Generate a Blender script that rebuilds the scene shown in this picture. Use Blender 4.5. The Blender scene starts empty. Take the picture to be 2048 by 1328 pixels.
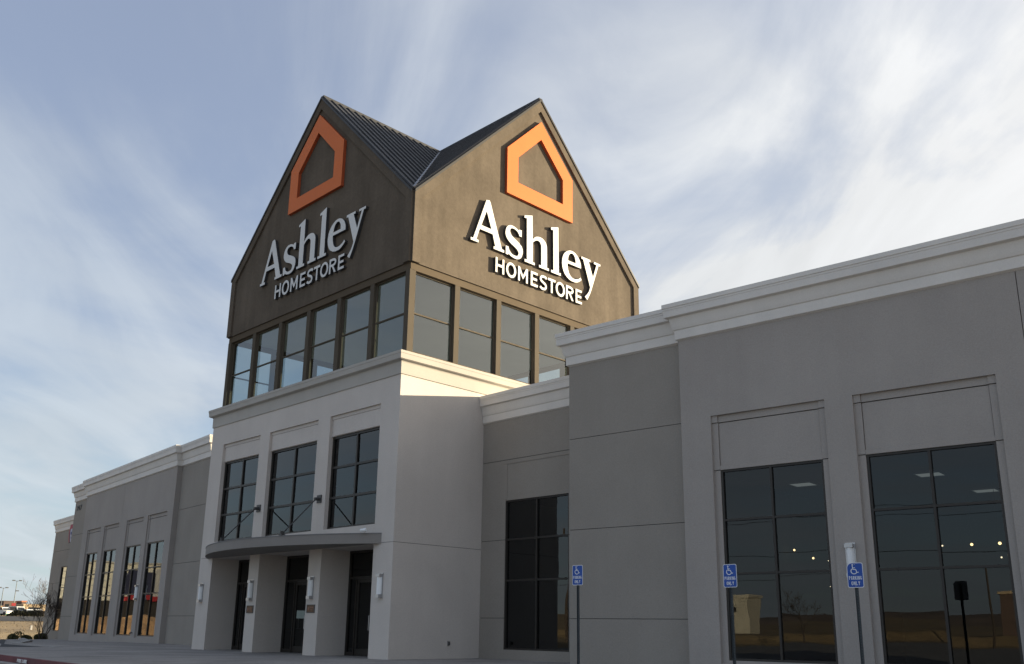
import bpy, bmesh, math, random
from mathutils import Vector, Matrix
from mathutils.geometry import tessellate_polygon
random.seed(7)
C = bpy.context.scene.collection
scene = bpy.context.scene
R = math.radians

# ------------------------------------------------------------------ camera
EYE = 0.92
YAW, PITCH, ROLL, FPX = R(-45.285), R(15.019), R(0.807), 1821.67
cd = bpy.data.cameras.new('camera'); cam = bpy.data.objects.new('camera', cd); C.objects.link(cam)
fw = Vector((math.sin(YAW) * math.cos(PITCH), math.cos(YAW) * math.cos(PITCH), math.sin(PITCH)))
rt0 = Vector((math.cos(YAW), -math.sin(YAW), 0)); up0 = rt0.cross(fw)
rt = rt0 * math.cos(ROLL) + up0 * math.sin(ROLL); up = -rt0 * math.sin(ROLL) + up0 * math.cos(ROLL)
m = Matrix((rt, up, -fw)).transposed().to_4x4(); m.translation = (0, 0, EYE)
cam.matrix_world = m
cd.sensor_fit = 'HORIZONTAL'; cd.sensor_width = 36.0; cd.lens = FPX / 2048 * 36.0
cd.shift_y = -104 / 2048 * -1.0
cd.clip_start = 0.1; cd.clip_end = 8000
scene.camera = cam

# ------------------------------------------------------------------ light
SUN = Vector((1.0, 1.95, 0.335)).normalized()      # towards the sun
SUN_EL = math.asin(SUN.z); SUN_AZ = math.atan2(SUN.x, SUN.y)
sl = bpy.data.lights.new('sun', 'SUN'); sl.energy = 4.8; sl.angle = R(0.5); sl.color = (1.0, 0.84, 0.58)
so = bpy.data.objects.new('sun', sl); C.objects.link(so)
so.rotation_euler = SUN.to_track_quat('Z', 'Y').to_euler(); so.location = (40, 78, 60)

world = bpy.data.worlds.new('World'); scene.world = world; world.use_nodes = True
nt = world.node_tree; nt.nodes.clear(); L = nt.links.new
def N(t, **k):
    n = nt.nodes.new(t)
    for a, b in k.items(): setattr(n, a, b)
    return n
def math_n(op, a, b=None, c=None, clamp=False):
    n = N('ShaderNodeMath', operation=op, use_clamp=clamp)
    for i, v in enumerate((a, b, c)):
        if v is None: continue
        if isinstance(v, (int, float)): n.inputs[i].default_value = v
        else: L(v, n.inputs[i])
    return n.outputs[0]
def mixc(fac, a, b, blend='MIX'):
    n = N('ShaderNodeMix', data_type='RGBA', blend_type=blend)
    for i, v in ((0, fac), (6, a), (7, b)):
        if isinstance(v, (int, float)): n.inputs[i].default_value = v
        elif isinstance(v, tuple): n.inputs[i].default_value = v
        else: L(v, n.inputs[i])
    return n.outputs[2]
out = N('ShaderNodeOutputWorld'); bg = N('ShaderNodeBackground')
SKY_STRENGTH = 0.10
bg.inputs[1].default_value = SKY_STRENGTH
sky = N('ShaderNodeTexSky', sky_type='NISHITA')
sky.sun_disc = False; sky.sun_elevation = SUN_EL; sky.sun_rotation = SUN_AZ
sky.altitude = 1600; sky.air_density = 1.0; sky.dust_density = 0.6; sky.ozone_density = 1.2
tc = N('ShaderNodeTexCoord')
sep = N('ShaderNodeSeparateXYZ'); L(tc.outputs['Generated'], sep.inputs[0])
zc = math_n('ADD', math_n('MAXIMUM', sep.outputs[2], 0.0), 0.12)
px = math_n('DIVIDE', sep.outputs[0], zc); py = math_n('DIVIDE', sep.outputs[1], zc)
cmb = N('ShaderNodeCombineXYZ'); L(px, cmb.inputs[0]); L(py, cmb.inputs[1])
mp = N('ShaderNodeMapping', vector_type='TEXTURE'); L(cmb.outputs[0], mp.inputs[0])
mp.inputs['Rotation'].default_value = (0, 0, R(140)); mp.inputs['Scale'].default_value = (1.9, 0.72, 1)
mp.inputs['Location'].default_value = (3.7, -0.8, 5)
n1 = N('ShaderNodeTexNoise'); L(mp.outputs[0], n1.inputs['Vector'])
n1.inputs['Scale'].default_value = 1.5; n1.inputs['Detail'].default_value = 10; n1.inputs['Roughness'].default_value = 0.56; n1.inputs['Distortion'].default_value = 0.9
n2 = N('ShaderNodeTexNoise'); mp2 = N('ShaderNodeMapping'); L(cmb.outputs[0], mp2.inputs[0]); mp2.inputs['Location'].default_value = (2, -0.8, 5); L(mp2.outputs[0], n2.inputs['Vector'])
n2.inputs['Scale'].default_value = 0.95; n2.inputs['Detail'].default_value = 8; n2.inputs['Roughness'].default_value = 0.53; n2.inputs['Distortion'].default_value = 0.5
wsum = math_n('ADD', math_n('MULTIPLY', n1.outputs[0], 0.50), math_n('MULTIPLY', n2.outputs[0], 0.62))
mr = N('ShaderNodeMapRange', interpolation_type='SMOOTHSTEP'); L(wsum, mr.inputs[0])
mr.inputs[1].default_value = 0.42; mr.inputs[2].default_value = 0.66
# brighter cloud towards the sun's side of the sky
vd = N('ShaderNodeVectorMath', operation='DOT_PRODUCT'); L(tc.outputs['Generated'], vd.inputs[0]); vd.inputs[1].default_value = SUN
sunside = N('ShaderNodeMapRange'); L(vd.outputs['Value'], sunside.inputs[0])
sunside.inputs[1].default_value = -0.1; sunside.inputs[2].default_value = 0.85
cloud = mixc(sunside.outputs[0], (2.25, 2.45, 2.62, 1), (3.35, 3.36, 3.38, 1))
glow = N('ShaderNodeMapRange', interpolation_type='SMOOTHSTEP'); L(vd.outputs['Value'], glow.inputs[0])
glow.inputs[1].default_value = 0.74; glow.inputs[2].default_value = 1.0
cloud = mixc(glow.outputs[0], cloud, (7.5, 6.9, 6.0, 1))
blue = mixc(0.62, sky.outputs[0], (1.30, 1.45, 1.92, 1))
low = N('ShaderNodeMapRange', interpolation_type='SMOOTHSTEP'); L(sep.outputs[2], low.inputs[0])
low.inputs[1].default_value = 0.0; low.inputs[2].default_value = 0.30; low.inputs[3].default_value = 0.72; low.inputs[4].default_value = 0.0
blue2 = mixc(low.outputs[0], blue, (1.75, 2.18, 2.35, 1))
high = N('ShaderNodeMapRange', interpolation_type='SMOOTHSTEP'); L(sep.outputs[2], high.inputs[0])
high.inputs[1].default_value = 0.12; high.inputs[2].default_value = 0.72; high.inputs[3].default_value = 1.0; high.inputs[4].default_value = 0.28
side = math_n('POWER', sunside.outputs[0], 2.2)
left = N('ShaderNodeMapRange', interpolation_type='SMOOTHSTEP'); L(vd.outputs['Value'], left.inputs[0])
left.inputs[1].default_value = -0.15; left.inputs[2].default_value = 0.45; left.inputs[3].default_value = 0.70; left.inputs[4].default_value = 1.35
cover = math_n('ADD', math_n('MULTIPLY', mr.outputs[0], math_n('MULTIPLY', high.outputs[0], left.outputs[0])), math_n('MULTIPLY', side, 0.88), clamp=True)
tex = N('ShaderNodeMapRange'); L(n1.outputs[0], tex.inputs[0]); tex.inputs[1].default_value = 0.3; tex.inputs[2].default_value = 0.7; tex.inputs[3].default_value = 0.84; tex.inputs[4].default_value = 1.06
tcol = N('ShaderNodeCombineXYZ'); [L(tex.outputs[0], tcol.inputs[i]) for i in range(3)]
cloud = mixc(1.0, cloud, tcol.outputs[0], 'MULTIPLY')
col = mixc(cover, blue2, cloud)
L(col, bg.inputs[0]); L(bg.outputs[0], out.inputs[0])

vs = scene.view_settings
scene.display_settings.display_device = 'sRGB'
vs.view_transform = 'Standard'; vs.look = 'None'; vs.gamma = 1.0; vs.use_curve_mapping = False
vs.exposure = 1.55
scene.cycles.max_bounces = 8; scene.cycles.transparent_max_bounces = 16; scene.cycles.glossy_bounces = 4; scene.cycles.diffuse_bounces = 3

# ------------------------------------------------------------------ materials
def mat(name, col, rough=0.85, mott=0.10, mscale=0.6, grain=0.05, gscale=30.0, bump=0.0, bscale=60.0, metal=0.0, spec=0.3, streak=0.0, emit=None, estr=0.0, col2=None):
    m = bpy.data.materials.new(name); m.use_nodes = True
    t = m.node_tree; b = t.nodes['Principled BSDF']; ln = t.links.new
    b.inputs['Roughness'].default_value = rough; b.inputs['Metallic'].default_value = metal
    b.inputs['Specular IOR Level'].default_value = spec
    b.inputs['Base Color'].default_value = (*col, 1)
    if mott or grain:
        g = t.nodes.new('ShaderNodeNewGeometry')
        def noise(scale, det, vec=None, dist=0.0):
            n = t.nodes.new('ShaderNodeTexNoise'); ln(vec or g.outputs['Position'], n.inputs['Vector'])
            n.inputs['Scale'].default_value = scale; n.inputs['Detail'].default_value = det; n.inputs['Distortion'].default_value = dist
            return n.outputs[0]
        def rng(v, a, b_):
            r = t.nodes.new('ShaderNodeMapRange'); ln(v, r.inputs[0]); r.inputs[1].default_value = 0.3; r.inputs[2].default_value = 0.7
            r.inputs[3].default_value = a; r.inputs[4].default_value = b_; return r.outputs[0]
        def mul(a, b_):
            q = t.nodes.new('ShaderNodeMath'); q.operation = 'MULTIPLY'; ln(a, q.inputs[0]); ln(b_, q.inputs[1]); return q.outputs[0]
        f = mul(rng(noise(mscale, 5, dist=0.4), 1 - mott, 1 + mott), rng(noise(gscale, 3), 1 - grain, 1 + grain))
        if streak:
            mpn = t.nodes.new('ShaderNodeMapping'); ln(g.outputs['Position'], mpn.inputs[0]); mpn.inputs['Scale'].default_value = (2.2, 2.2, 0.22)
            f = mul(f, rng(noise(1.0, 6, mpn.outputs[0]), 1 - streak, 1 + streak))
        mx = t.nodes.new('ShaderNodeMix'); mx.data_type = 'RGBA'; mx.blend_type = 'MULTIPLY'; mx.inputs[0].default_value = 1
        if col2:
            m2 = t.nodes.new('ShaderNodeMix'); m2.data_type = 'RGBA'
            ln(rng(noise(mscale * 0.7, 6, dist=0.2), 0, 1), m2.inputs[0]); m2.inputs[6].default_value = (*col, 1); m2.inputs[7].default_value = (*col2, 1)
            ln(m2.outputs[2], mx.inputs[6])
        else: mx.inputs[6].default_value = (*col, 1)
        ln(f, mx.inputs[7]); ln(mx.outputs[2], b.inputs['Base Color'])
        if bump:
            bp = t.nodes.new('ShaderNodeBump'); bp.inputs['Strength'].default_value = bump; bp.inputs['Distance'].default_value = 0.01
            ln(noise(bscale, 4), bp.inputs['Height']); ln(bp.outputs[0], b.inputs['Normal'])
    if emit: b.inputs['Emission Color'].default_value = (*emit, 1); b.inputs['Emission Strength'].default_value = estr
    return m
def glass(name, tint, gain=1.1, bend=0.0):
    m = bpy.data.materials.new(name); m.use_nodes = True; t = m.node_tree; t.nodes.clear(); ln = t.links.new
    o = t.nodes.new('ShaderNodeOutputMaterial'); mx = t.nodes.new('ShaderNodeMixShader')
    tr = t.nodes.new('ShaderNodeBsdfTransparent'); tr.inputs[0].default_value = (*tint, 1)
    gl = t.nodes.new('ShaderNodeBsdfGlossy'); gl.inputs['Roughness'].default_value = 0.0; gl.inputs[0].default_value = (0.93, 0.97, 1.0, 1)
    lw = t.nodes.new('ShaderNodeLayerWeight'); pw = t.nodes.new('ShaderNodeMath'); pw.operation = 'POWER'; ln(lw.outputs['Facing'], pw.inputs[0]); lw.inputs[0].default_value = 0.5; pw.inputs[1].default_value = 4.4
    q = t.nodes.new('ShaderNodeMath'); q.operation = 'MULTIPLY_ADD'; q.use_clamp = True; ln(pw.outputs[0], q.inputs[0]); q.inputs[1].default_value = 0.95 * min(gain, 1.05); q.inputs[2].default_value = 0.042 * gain
    if bend:
        g = t.nodes.new('ShaderNodeNewGeometry'); n = t.nodes.new('ShaderNodeTexNoise'); ln(g.outputs['Position'], n.inputs['Vector']); n.inputs['Scale'].default_value = 0.9; n.inputs['Detail'].default_value = 1
        bp = t.nodes.new('ShaderNodeBump'); bp.inputs['Strength'].default_value = bend; bp.inputs['Distance'].default_value = 0.02; ln(n.outputs[0], bp.inputs['Height']); ln(bp.outputs[0], gl.inputs['Normal'])
    ln(q.outputs[0], mx.inputs[0]); ln(tr.outputs[0], mx.inputs[1]); ln(gl.outputs[0], mx.inputs[2]); ln(mx.outputs[0], o.inputs[0])
    return m
def flat(name, col, rough=0.6, **k): return mat(name, col, rough, mott=0, grain=0, **k)

M = dict(
    entrance=mat('pale_stucco', (0.60, 0.55, 0.50), 0.92, 0.05, 0.5, 0.06, 35, 0.35, 45, spec=0.04, streak=0.02),
    bay=mat('grey_stucco', (0.375, 0.342, 0.312), 0.92, 0.05, 0.5, 0.06, 35, 0.35, 45, spec=0.04, streak=0.02),
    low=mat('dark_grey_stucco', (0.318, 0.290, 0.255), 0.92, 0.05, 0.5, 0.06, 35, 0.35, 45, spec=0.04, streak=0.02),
    cornice=mat('cream_cornice', (0.455, 0.43, 0.39), 0.85, 0.04, 0.7, 0.03, 30, 0.15, 40, spec=0.04, streak=0.02),
    wingcornice=mat('shade_lifted_cornice', (0.73, 0.695, 0.645), 0.85, 0.04, 0.7, 0.03, 30, 0.15, 40, spec=0.04, streak=0.03),  # same cornice finish as the entrance, lightened to lift the shaded wings
    tower=mat('brown_stucco', (0.126, 0.104, 0.081), 0.9, 0.12, 0.8, 0.07, 9, 0.5, 30, spec=0.04, streak=0.12),
    towertrim=mat('brown_trim', (0.118, 0.094, 0.068), 0.9, 0.05, 1.0, 0.03, 30, spec=0.04),
    post=mat('bronze_post', (0.104, 0.088, 0.068), 0.8, 0.05, 1.0, 0.03, 30, spec=0.05),
    roof=mat('dark_standing_seam', (0.056, 0.057, 0.060), 0.5, 0.08, 0.9, 0.03, 20, spec=0.2),
    joint=mat('joint_filler', (0.05, 0.05, 0.05), 0.95, 0.05),
    frame=mat('dark_bronze_frame', (0.030, 0.026, 0.022), 0.45, 0.05, 1.0, 0.03, 30, spec=0.4),
    glass=glass('tinted_glass', (0.27, 0.33, 0.37), 0.95, 0.08),
    dglass=glass('dark_glass', (0.14, 0.17, 0.19), 1.35, 0.08),
    coated=glass('coated_glass', (0.2, 0.24, 0.26), 2.6, 0.08),
    tglass=glass('tower_glass', (0.54, 0.62, 0.64), 2.4, 0.04),
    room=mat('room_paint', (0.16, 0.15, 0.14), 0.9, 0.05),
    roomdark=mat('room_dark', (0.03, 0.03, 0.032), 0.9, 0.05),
    towerroom=mat('tower_room_paint', (0.40, 0.40, 0.39), 0.9, 0.04),
    orange=mat('orange_sign_face', (0.66, 0.168, 0.046), 0.5, 0.03, 1.2, 0.02, 20, spec=0.12),
    orangeside=mat('orange_sign_edge', (0.42, 0.085, 0.03), 0.5, 0.03, 1.2, 0.02),
    white=mat('white_sign_face', (0.70, 0.70, 0.68), 0.5, 0.02, 1.5, 0.02, 20, spec=0.15),
    whiteside=mat('dark_letter_return', (0.05, 0.05, 0.052), 0.5, 0.03),
    steel=mat('brushed_steel', (0.45, 0.45, 0.46), 0.35, 0.05, 3, 0.04, 60, metal=0.9),
    darksteel=mat('dark_steel', (0.055, 0.055, 0.055), 0.5, 0.06, 3, 0.05, 60, spec=0.4),
    diffuser=mat('white_diffuser', (0.82, 0.84, 0.84), 0.35, 0.02, 2, 0.01, spec=0.5),
    bronze=mat('bronze_plaque', (0.13, 0.075, 0.045), 0.5, 0.25, 9, 0.1, 40, metal=0.3),
    copper=mat('copper_letters', (0.26, 0.13, 0.08), 0.5, 0.1, 9),
    canopy=mat('canopy_paint', (0.255, 0.235, 0.215), 0.75, 0.05, 1.0, 0.03, 30),
    soffit=mat('soffit_paint', (0.20, 0.195, 0.19), 0.9, 0.05, 1.0, 0.03, 30),
    blue=mat('blue_sign', (0.012, 0.075, 0.36), 0.4, 0.04, 3, 0.03, spec=0.4),
    signwhite=flat('sign_white', (0.78, 0.79, 0.80), 0.4),
    galv=mat('galvanised_post', (0.075, 0.085, 0.09), 0.5, 0.12, 4, 0.1, 50, metal=0.25),
    concrete=mat('plaza_concrete', (0.275, 0.255, 0.235), 0.95, 0.20, 0.55, 0.12, 9, 0.4, 40),
    slab=mat('pale_kerb_concrete', (0.30, 0.285, 0.265), 0.95, 0.10, 0.6, 0.08, 14),
    asphalt=mat('asphalt', (0.05, 0.05, 0.052), 0.9, 0.12, 0.3, 0.15, 25, 0.4, 60),
    lot=mat('bounce_asphalt', (0.21, 0.20, 0.19), 0.95, 0.15, 0.3, 0.15, 25, 0.4, 60),  # car park asphalt made paler to bounce light onto the lower walls
    red=mat('faded_red_kerb_paint', (0.19, 0.055, 0.06), 0.85, 0.2, 1.2, 0.15, 20, col2=(0.13, 0.06, 0.062)),
    dry=mat('dry_grass_ground', (0.33, 0.245, 0.13), 1.0, 0.25, 0.045, 0.12, 0.6, col2=(0.22, 0.16, 0.095)),
    hill=mat('far_hill', (0.20, 0.15, 0.115), 1.0, 0.2, 0.01, 0.15, 0.05),
    dirt=mat('orange_dirt', (0.40, 0.24, 0.12), 1.0, 0.15, 0.25, 0.15, 3),
    roofing=mat('flat_roofing', (0.35, 0.34, 0.32), 0.95, 0.06),
    bark=mat('grey_bark', (0.075, 0.06, 0.05), 0.95, 0.2, 6, 0.1),
    twig=mat('pale_twigs', (0.085, 0.062, 0.05), 0.95, 0.2, 3, 0.1),
    leaf=mat('olive_leaves', (0.055, 0.06, 0.022), 0.8, 0.35, 5, 0.2, 20, col2=(0.085, 0.08, 0.03)),
    hedge=mat('dark_hedge_leaves', (0.030, 0.032, 0.018), 0.85, 0.35, 1.5, 0.2, 8),
    straw=mat('straw', (0.16, 0.12, 0.07), 1.0, 0.2, 0.1, 0.1),
    tan=mat('tan_render', (0.46, 0.36, 0.24), 0.9, 0.06), cream=mat('cream_render', (0.52, 0.49, 0.40), 0.9, 0.06),
    greystone=mat('grey_stone_render', (0.34, 0.33, 0.31), 0.9, 0.1), navy=mat('navy_cladding', (0.022, 0.025, 0.05), 0.7, 0.06),
    redband=mat('red_band', (0.25, 0.02, 0.025), 0.6, 0.06), brick=mat('brown_wall', (0.12, 0.085, 0.072), 0.9, 0.1),
    terracotta=mat('terracotta_roof', (0.40, 0.17, 0.10), 0.9, 0.1), yellow=mat('ochre_wall', (0.52, 0.30, 0.09), 0.9, 0.1),
    carwhite=mat('white_car_paint', (0.62, 0.62, 0.60), 0.3, 0.02, spec=0.6), cargrey=mat('grey_car_paint', (0.16, 0.17, 0.18), 0.3, 0.02, spec=0.6),
    green=mat('green_steel', (0.02, 0.11, 0.06), 0.6, 0.1), tyre=flat('black_rubber', (0.015, 0.015, 0.015), 0.9),
    carglass=flat('car_glass', (0.02, 0.025, 0.03), 0.1, spec=0.8), lamp=flat('lens_clear', (0.7, 0.68, 0.6), 0.2),
    bannerred=mat('banner_red', (0.42, 0.09, 0.11), 0.8, 0.1, 2), bannerwhite=mat('banner_white', (0.50, 0.50, 0.56), 0.8, 0.05, 2),
    bannerblue=mat('banner_blue', (0.12, 0.13, 0.30), 0.8, 0.1, 2),
    digits=flat('black_digits', (0.02, 0.02, 0.022), 0.5),
    panel=flat('ceiling_panel', (0.6, 0.6, 0.55), 0.8, emit=(1.0, 0.93, 0.80), estr=0.10),
    lampshade=flat('white_lampshade', (0.7, 0.7, 0.66), 0.8, emit=(0.9, 1.0, 0.95), estr=0.16),  # faint glow stands in for light missing inside the dark lobby
    bulb=flat('warm_bulb', (0.8, 0.7, 0.5), 0.5, emit=(1.0, 0.58, 0.25), estr=2.6),
    bulbdim=flat('warm_bulb_dim', (0.8, 0.7, 0.5), 0.5, emit=(1.0, 0.70, 0.42), estr=1.6),
)

# ------------------------------------------------------------------ mesh helpers
def link(name, bm, m, parent=None, smooth=False, mats=None):
    bmesh.ops.recalc_face_normals(bm, faces=bm.faces[:])
    me = bpy.data.meshes.new(name)
    if bm.verts:
        c = sum((v.co for v in bm.verts), Vector()) / len(bm.verts)
    else: c = Vector()
    root = parent
    base = Vector()
    while root is not None: base = base + root.location; root = root.parent
    bmesh.ops.translate(bm, verts=bm.verts[:], vec=-c)
    if smooth:
        for f in bm.faces: f.smooth = True
    bm.to_mesh(me); bm.free()
    for x in (mats or [m]): me.materials.append(x)
    o = bpy.data.objects.new(name, me); C.objects.link(o)
    o.location = c - base
    if parent is not None: o.parent = parent
    return o
def tag(o, label=None, cat=None, group=None, kind=None):
    if label: o['label'] = label
    if cat: o['category'] = cat
    if group: o['group'] = group
    if kind: o['kind'] = kind
    return o
def thing(name, loc, label, cat, group=None):
    o = bpy.data.objects.new(name, None); C.objects.link(o); o.location = loc; o.empty_display_size = 0.3
    return tag(o, label, cat, group)
def struct(name, bm, m, **k): return tag(link(name, bm, m, **k), kind='structure')

class Fr:
    """flat working frame: a along U, b up, d outward"""
    def __init__(s, O, U, Nn): s.O, s.U, s.N = Vector(O), Vector(U), Vector(Nn)
    def __call__(s, a, b, d=0.0): return s.O + s.U * a + Vector((0, 0, b)) + s.N * d
    def off(s, d): return Fr(s.O + s.N * d, s.U, s.N)
WORLD = Fr((0, 0, 0), (1, 0, 0), (0, -1, 0))

def quadbox(bm, P):   # P: 8 points, bottom ring then top ring
    v = [bm.verts.new(p) for p in P]
    for f in ((0, 3, 2, 1), (4, 5, 6, 7), (0, 1, 5, 4), (1, 2, 6, 5), (2, 3, 7, 6), (3, 0, 4, 7)): bm.faces.new([v[i] for i in f])
def fbox(bm, fr, a0, a1, b0, b1, d0, d1):
    quadbox(bm, [fr(a0, b0, d0), fr(a1, b0, d0), fr(a1, b0, d1), fr(a0, b0, d1), fr(a0, b1, d0), fr(a1, b1, d0), fr(a1, b1, d1), fr(a0, b1, d1)])
def box(bm, x0, x1, y0, y1, z0, z1):
    quadbox(bm, [(x0, y0, z0), (x1, y0, z0), (x1, y1, z0), (x0, y1, z0), (x0, y0, z1), (x1, y0, z1), (x1, y1, z1), (x0, y1, z1)])
def rect(a0, a1, b0, b1): return [(a0, b0), (a1, b0), (a1, b1), (a0, b1)]
def plate(bm, fr, contours, d0, d1, sidemat=0, facemat=0):
    """extruded flat shape with holes"""
    flat_pts = [p for c in contours for p in c]
    tris = tessellate_polygon([[Vector((p[0], p[1], 0)) for p in c] for c in contours])
    F = [bm.verts.new(fr(p[0], p[1], d1)) for p in flat_pts]; B = [bm.verts.new(fr(p[0], p[1], d0)) for p in flat_pts]
    for t in tris:
        for ring in (F, B):
            try:
                f = bm.faces.new([ring[i] for i in t]); f.material_index = facemat if ring is F else sidemat
            except ValueError: pass
    i = 0
    for c in contours:
        n = len(c)
        for k in range(n):
            a, b = i + k, i + (k + 1) % n
            f = bm.faces.new([F[a], F[b], B[b], B[a]]); f.material_index = sidemat
        i += n
def sweep(bm, path, prof, closed=False):
    """path: plan points (x,y) with outward on the RIGHT of travel; prof: (p,z) outline closed"""
    n = len(path); rings = []
    P = [Vector(p) for p in path]
    for i in range(n):
        dirs = []
        if i > 0 or closed: dirs.append((P[i] - P[i - 1]).normalized())
        if i < n - 1 or closed: dirs.append((P[(i + 1) % n] - P[i]).normalized())
        ns = [Vector((d.y, -d.x)) for d in dirs]
        if len(ns) == 1: mvec = ns[0]
        else:
            mvec = (ns[0] + ns[1]); mvec = mvec / mvec.dot(ns[0])
        rings.append([bm.verts.new((P[i].x + mvec.x * p, P[i].y + mvec.y * p, z)) for p, z in prof])
    k = len(prof)
    for i in range(n if closed else n - 1):
        a, b = rings[i], rings[(i + 1) % n]
        for j in range(k): bm.faces.new([a[j], a[(j + 1) % k], b[(j + 1) % k], b[j]])
    if not closed:
        bm.faces.new(rings[0]); bm.faces.new(rings[-1][::-1])
def tube(bm, pts, rad, sides=6, cap=True):
    """tube through points; rad a number or list"""
    pts = [Vector(p) for p in pts]; rings = []
    rr = rad if isinstance(rad, (list, tuple)) else [rad] * len(pts)
    for i, p in enumerate(pts):
        d = (pts[min(i + 1, len(pts) - 1)] - pts[max(i - 1, 0)]).normalized()
        q = d.cross(Vector((0, 0, 1)) if abs(d.z) < 0.95 else Vector((1, 0, 0))).normalized(); w = d.cross(q)
        rings.append([bm.verts.new(p + (q * math.cos(2 * math.pi * k / sides) + w * math.sin(2 * math.pi * k / sides)) * rr[i]) for k in range(sides)])
    for a, b in zip(rings, rings[1:]):
        for k in range(sides): bm.faces.new([a[k], a[(k + 1) % sides], b[(k + 1) % sides], b[k]])
    if cap and sides > 2:
        bm.faces.new(rings[0]); bm.faces.new(rings[-1][::-1])
def ball(bm, c, r, seg=10, rings=6, sz=1.0):
    bmesh.ops.create_uvsphere(bm, u_segments=seg, v_segments=rings, radius=r, matrix=Matrix.Translation(c) @ Matrix.Diagonal((1, 1, sz, 1)))
def smooth_contour(c, sub=5):
    n = len(c); o = []
    for i in range(n):
        p1, p2 = c[i], c[(i + 1) % n]; p0, p3 = c[i - 1], c[(i + 2) % n]
        k1, k2 = len(p1) > 2, len(p2) > 2
        o.append((p1[0], p1[1]))
        if k1 and k2: continue
        if k1: p0 = p1
        if k2: p3 = p2
        for s in range(1, sub):
            t = s / sub
            o.append(tuple(0.5 * (2 * p1[j] + (p2[j] - p0[j]) * t + (2 * p0[j] - 5 * p1[j] + 4 * p2[j] - p3[j]) * t * t + (3 * p1[j] - p0[j] - 3 * p2[j] + p3[j]) * t ** 3) for j in (0, 1)))
    return o
def newbm(): return bmesh.new()
def B(name, fn, m, parent=None, **k):
    bm = newbm(); fn(bm); return link(name, bm, m, parent, **k)

# ------------------------------------------------------------------ frames of the building
AZ = R(5.335)
XC = -27.96
uR = Vector((math.cos(AZ), math.sin(AZ), 0)); nR = Vector((-math.sin(AZ), math.cos(AZ), 0))
uL = Vector((math.cos(AZ), -math.sin(AZ), 0)); nL = Vector((math.sin(AZ), math.cos(AZ), 0))
YE, XS, XW = 16.796, -21.88, -34.04          # entrance front, its right and left corner
YM = 20.355                                   # recessed link walls
TF, TR, TH = 17.02, -21.96, 6.0               # tower front plane, right plane, half width
E_FRONT = Fr((0, YE, 0), (1, 0, 0), (0, -1, 0))
E_SIDE = Fr((XS, 0, 0), (0, 1, 0), (1, 0, 0))
E_LSIDE = Fr((XW, 0, 0), (0, 1, 0), (-1, 0, 0))
LINK = Fr((0, YM, 0), (1, 0, 0), (0, -1, 0))
RB = Fr(nR * 20.82, uR, -nR); RL = Fr(nR * 21.075, uR, -nR)
LB = Fr(nL * 15.62, uL, -nL); LL = Fr(nL * 15.875, uL, -nL); LZ = Fr(nL * 17.875, uL, -nL)

# ------------------------------------------------------------------ ground
def lerp(t, a): 
    if t <= a[0][0]: return a[0][1]
    for (x0, z0), (x1, z1) in zip(a, a[1:]):
        if t <= x1:
            q = (t - x0) / (x1 - x0); q = q * q * (3 - 2 * q) if abs(z1 - z0) > 0.05 else q
            return z0 + (z1 - z0) * q
    return a[-1][1]
def gz(x, y):
    a = lerp(-x, [(0, 0), (57, 0), (64, 0.33), (74, 0.30), (92, -0.45), (120, -0.55), (150, 0.35), (178, 1.68), (203, 2.65), (216, 2.85), (300, 3.7), (400, 6.2), (900, 12), (3000, 20)])
    b = lerp(-y, [(0, 0), (95, 0), (110, 0.03), (114.5, 1.5), (165, 1.75), (230, 1.7), (900, 9), (3000, 20)])
    c = lerp(y, [(0, 0), (120, 0), (900, 8), (3000, 20)])
    d = lerp(x, [(0, 0), (120, 0), (900, 8), (3000, 20)])
    n = 0.12 * math.sin(x * 0.11 + y * 0.05) * math.sin(y * 0.13 - x * 0.03) if (x < -78 or y < -110) else 0
    return -0.75 + max(a, 0 if a > -0.01 else a) + b + c * 0.6 + d * 0.5 + n
xs = [-3000, -2000, -1400, -1000, -700, -520] + [-420 + 8 * i for i in range(44)] + [-68 + 4 * i for i in range(18)] + [10, 25, 50, 80, 120, 250, 500, 900, 1500, 3000]
ys = [-3000, -2000, -1200, -800, -500, -350, -280, -230, -200, -170, -150, -135, -125, -118, -114.5, -113.5, -112.2, -111, -110, -106, -100] + [-94 + 8 * i for i in range(12)] + [4 + 5 * i for i in range(24)] + [130, 150, 180, 220, 300, 450, 700, 1100, 1800, 3000]
bm = newbm()
gv = [[bm.verts.new((x, y, gz(x, y))) for y in ys] for x in xs]
for i in range(len(xs) - 1):
    for j in range(len(ys) - 1): bm.faces.new([gv[i][j], gv[i + 1][j], gv[i + 1][j + 1], gv[i][j + 1]])
struct('ground', bm, M['dry'], smooth=True)

def kerb_y(x): return 8.41 - 0.066 * (x + 25.46)
def plaza_z(x): return lerp(-x, [(0, 0), (42, 0), (60, -0.15), (70, -0.2)])
bm = newbm(); XP = [-64.5, -60, -56, -52, -48, -44, -40, -36, -32, -28, -24, -20, -16, -10, -4, 2, 10, 20]
rows = [[bm.verts.new((x, y, plaza_z(x))) for y in (kerb_y(x) + 0.15, kerb_y(x) + 2.5, 13.0, 18.0, 24.5)] for x in XP]
for a, b in zip(rows, rows[1:]):
    for j in range(4): bm.faces.new([a[j], b[j], b[j + 1], a[j + 1]])
struct('plaza', bm, M['concrete'])
bm = newbm()   # saw cut joints in the paving
for x in range(-60, 12, 3):
    bm.faces.new([bm.verts.new((x + q, y, plaza_z(x) + 0.0035)) for q, y in ((0, kerb_y(x) + .2), (.03, kerb_y(x) + .2), (.03, 20.2 if x < -40 or x > -17 else 16.7), (0, 20.2 if x < -40 or x > -17 else 16.7))])
tag(link('paving_joint', bm, M['joint']), kind='structure')
bm = newbm()   # red painted kerb
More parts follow.
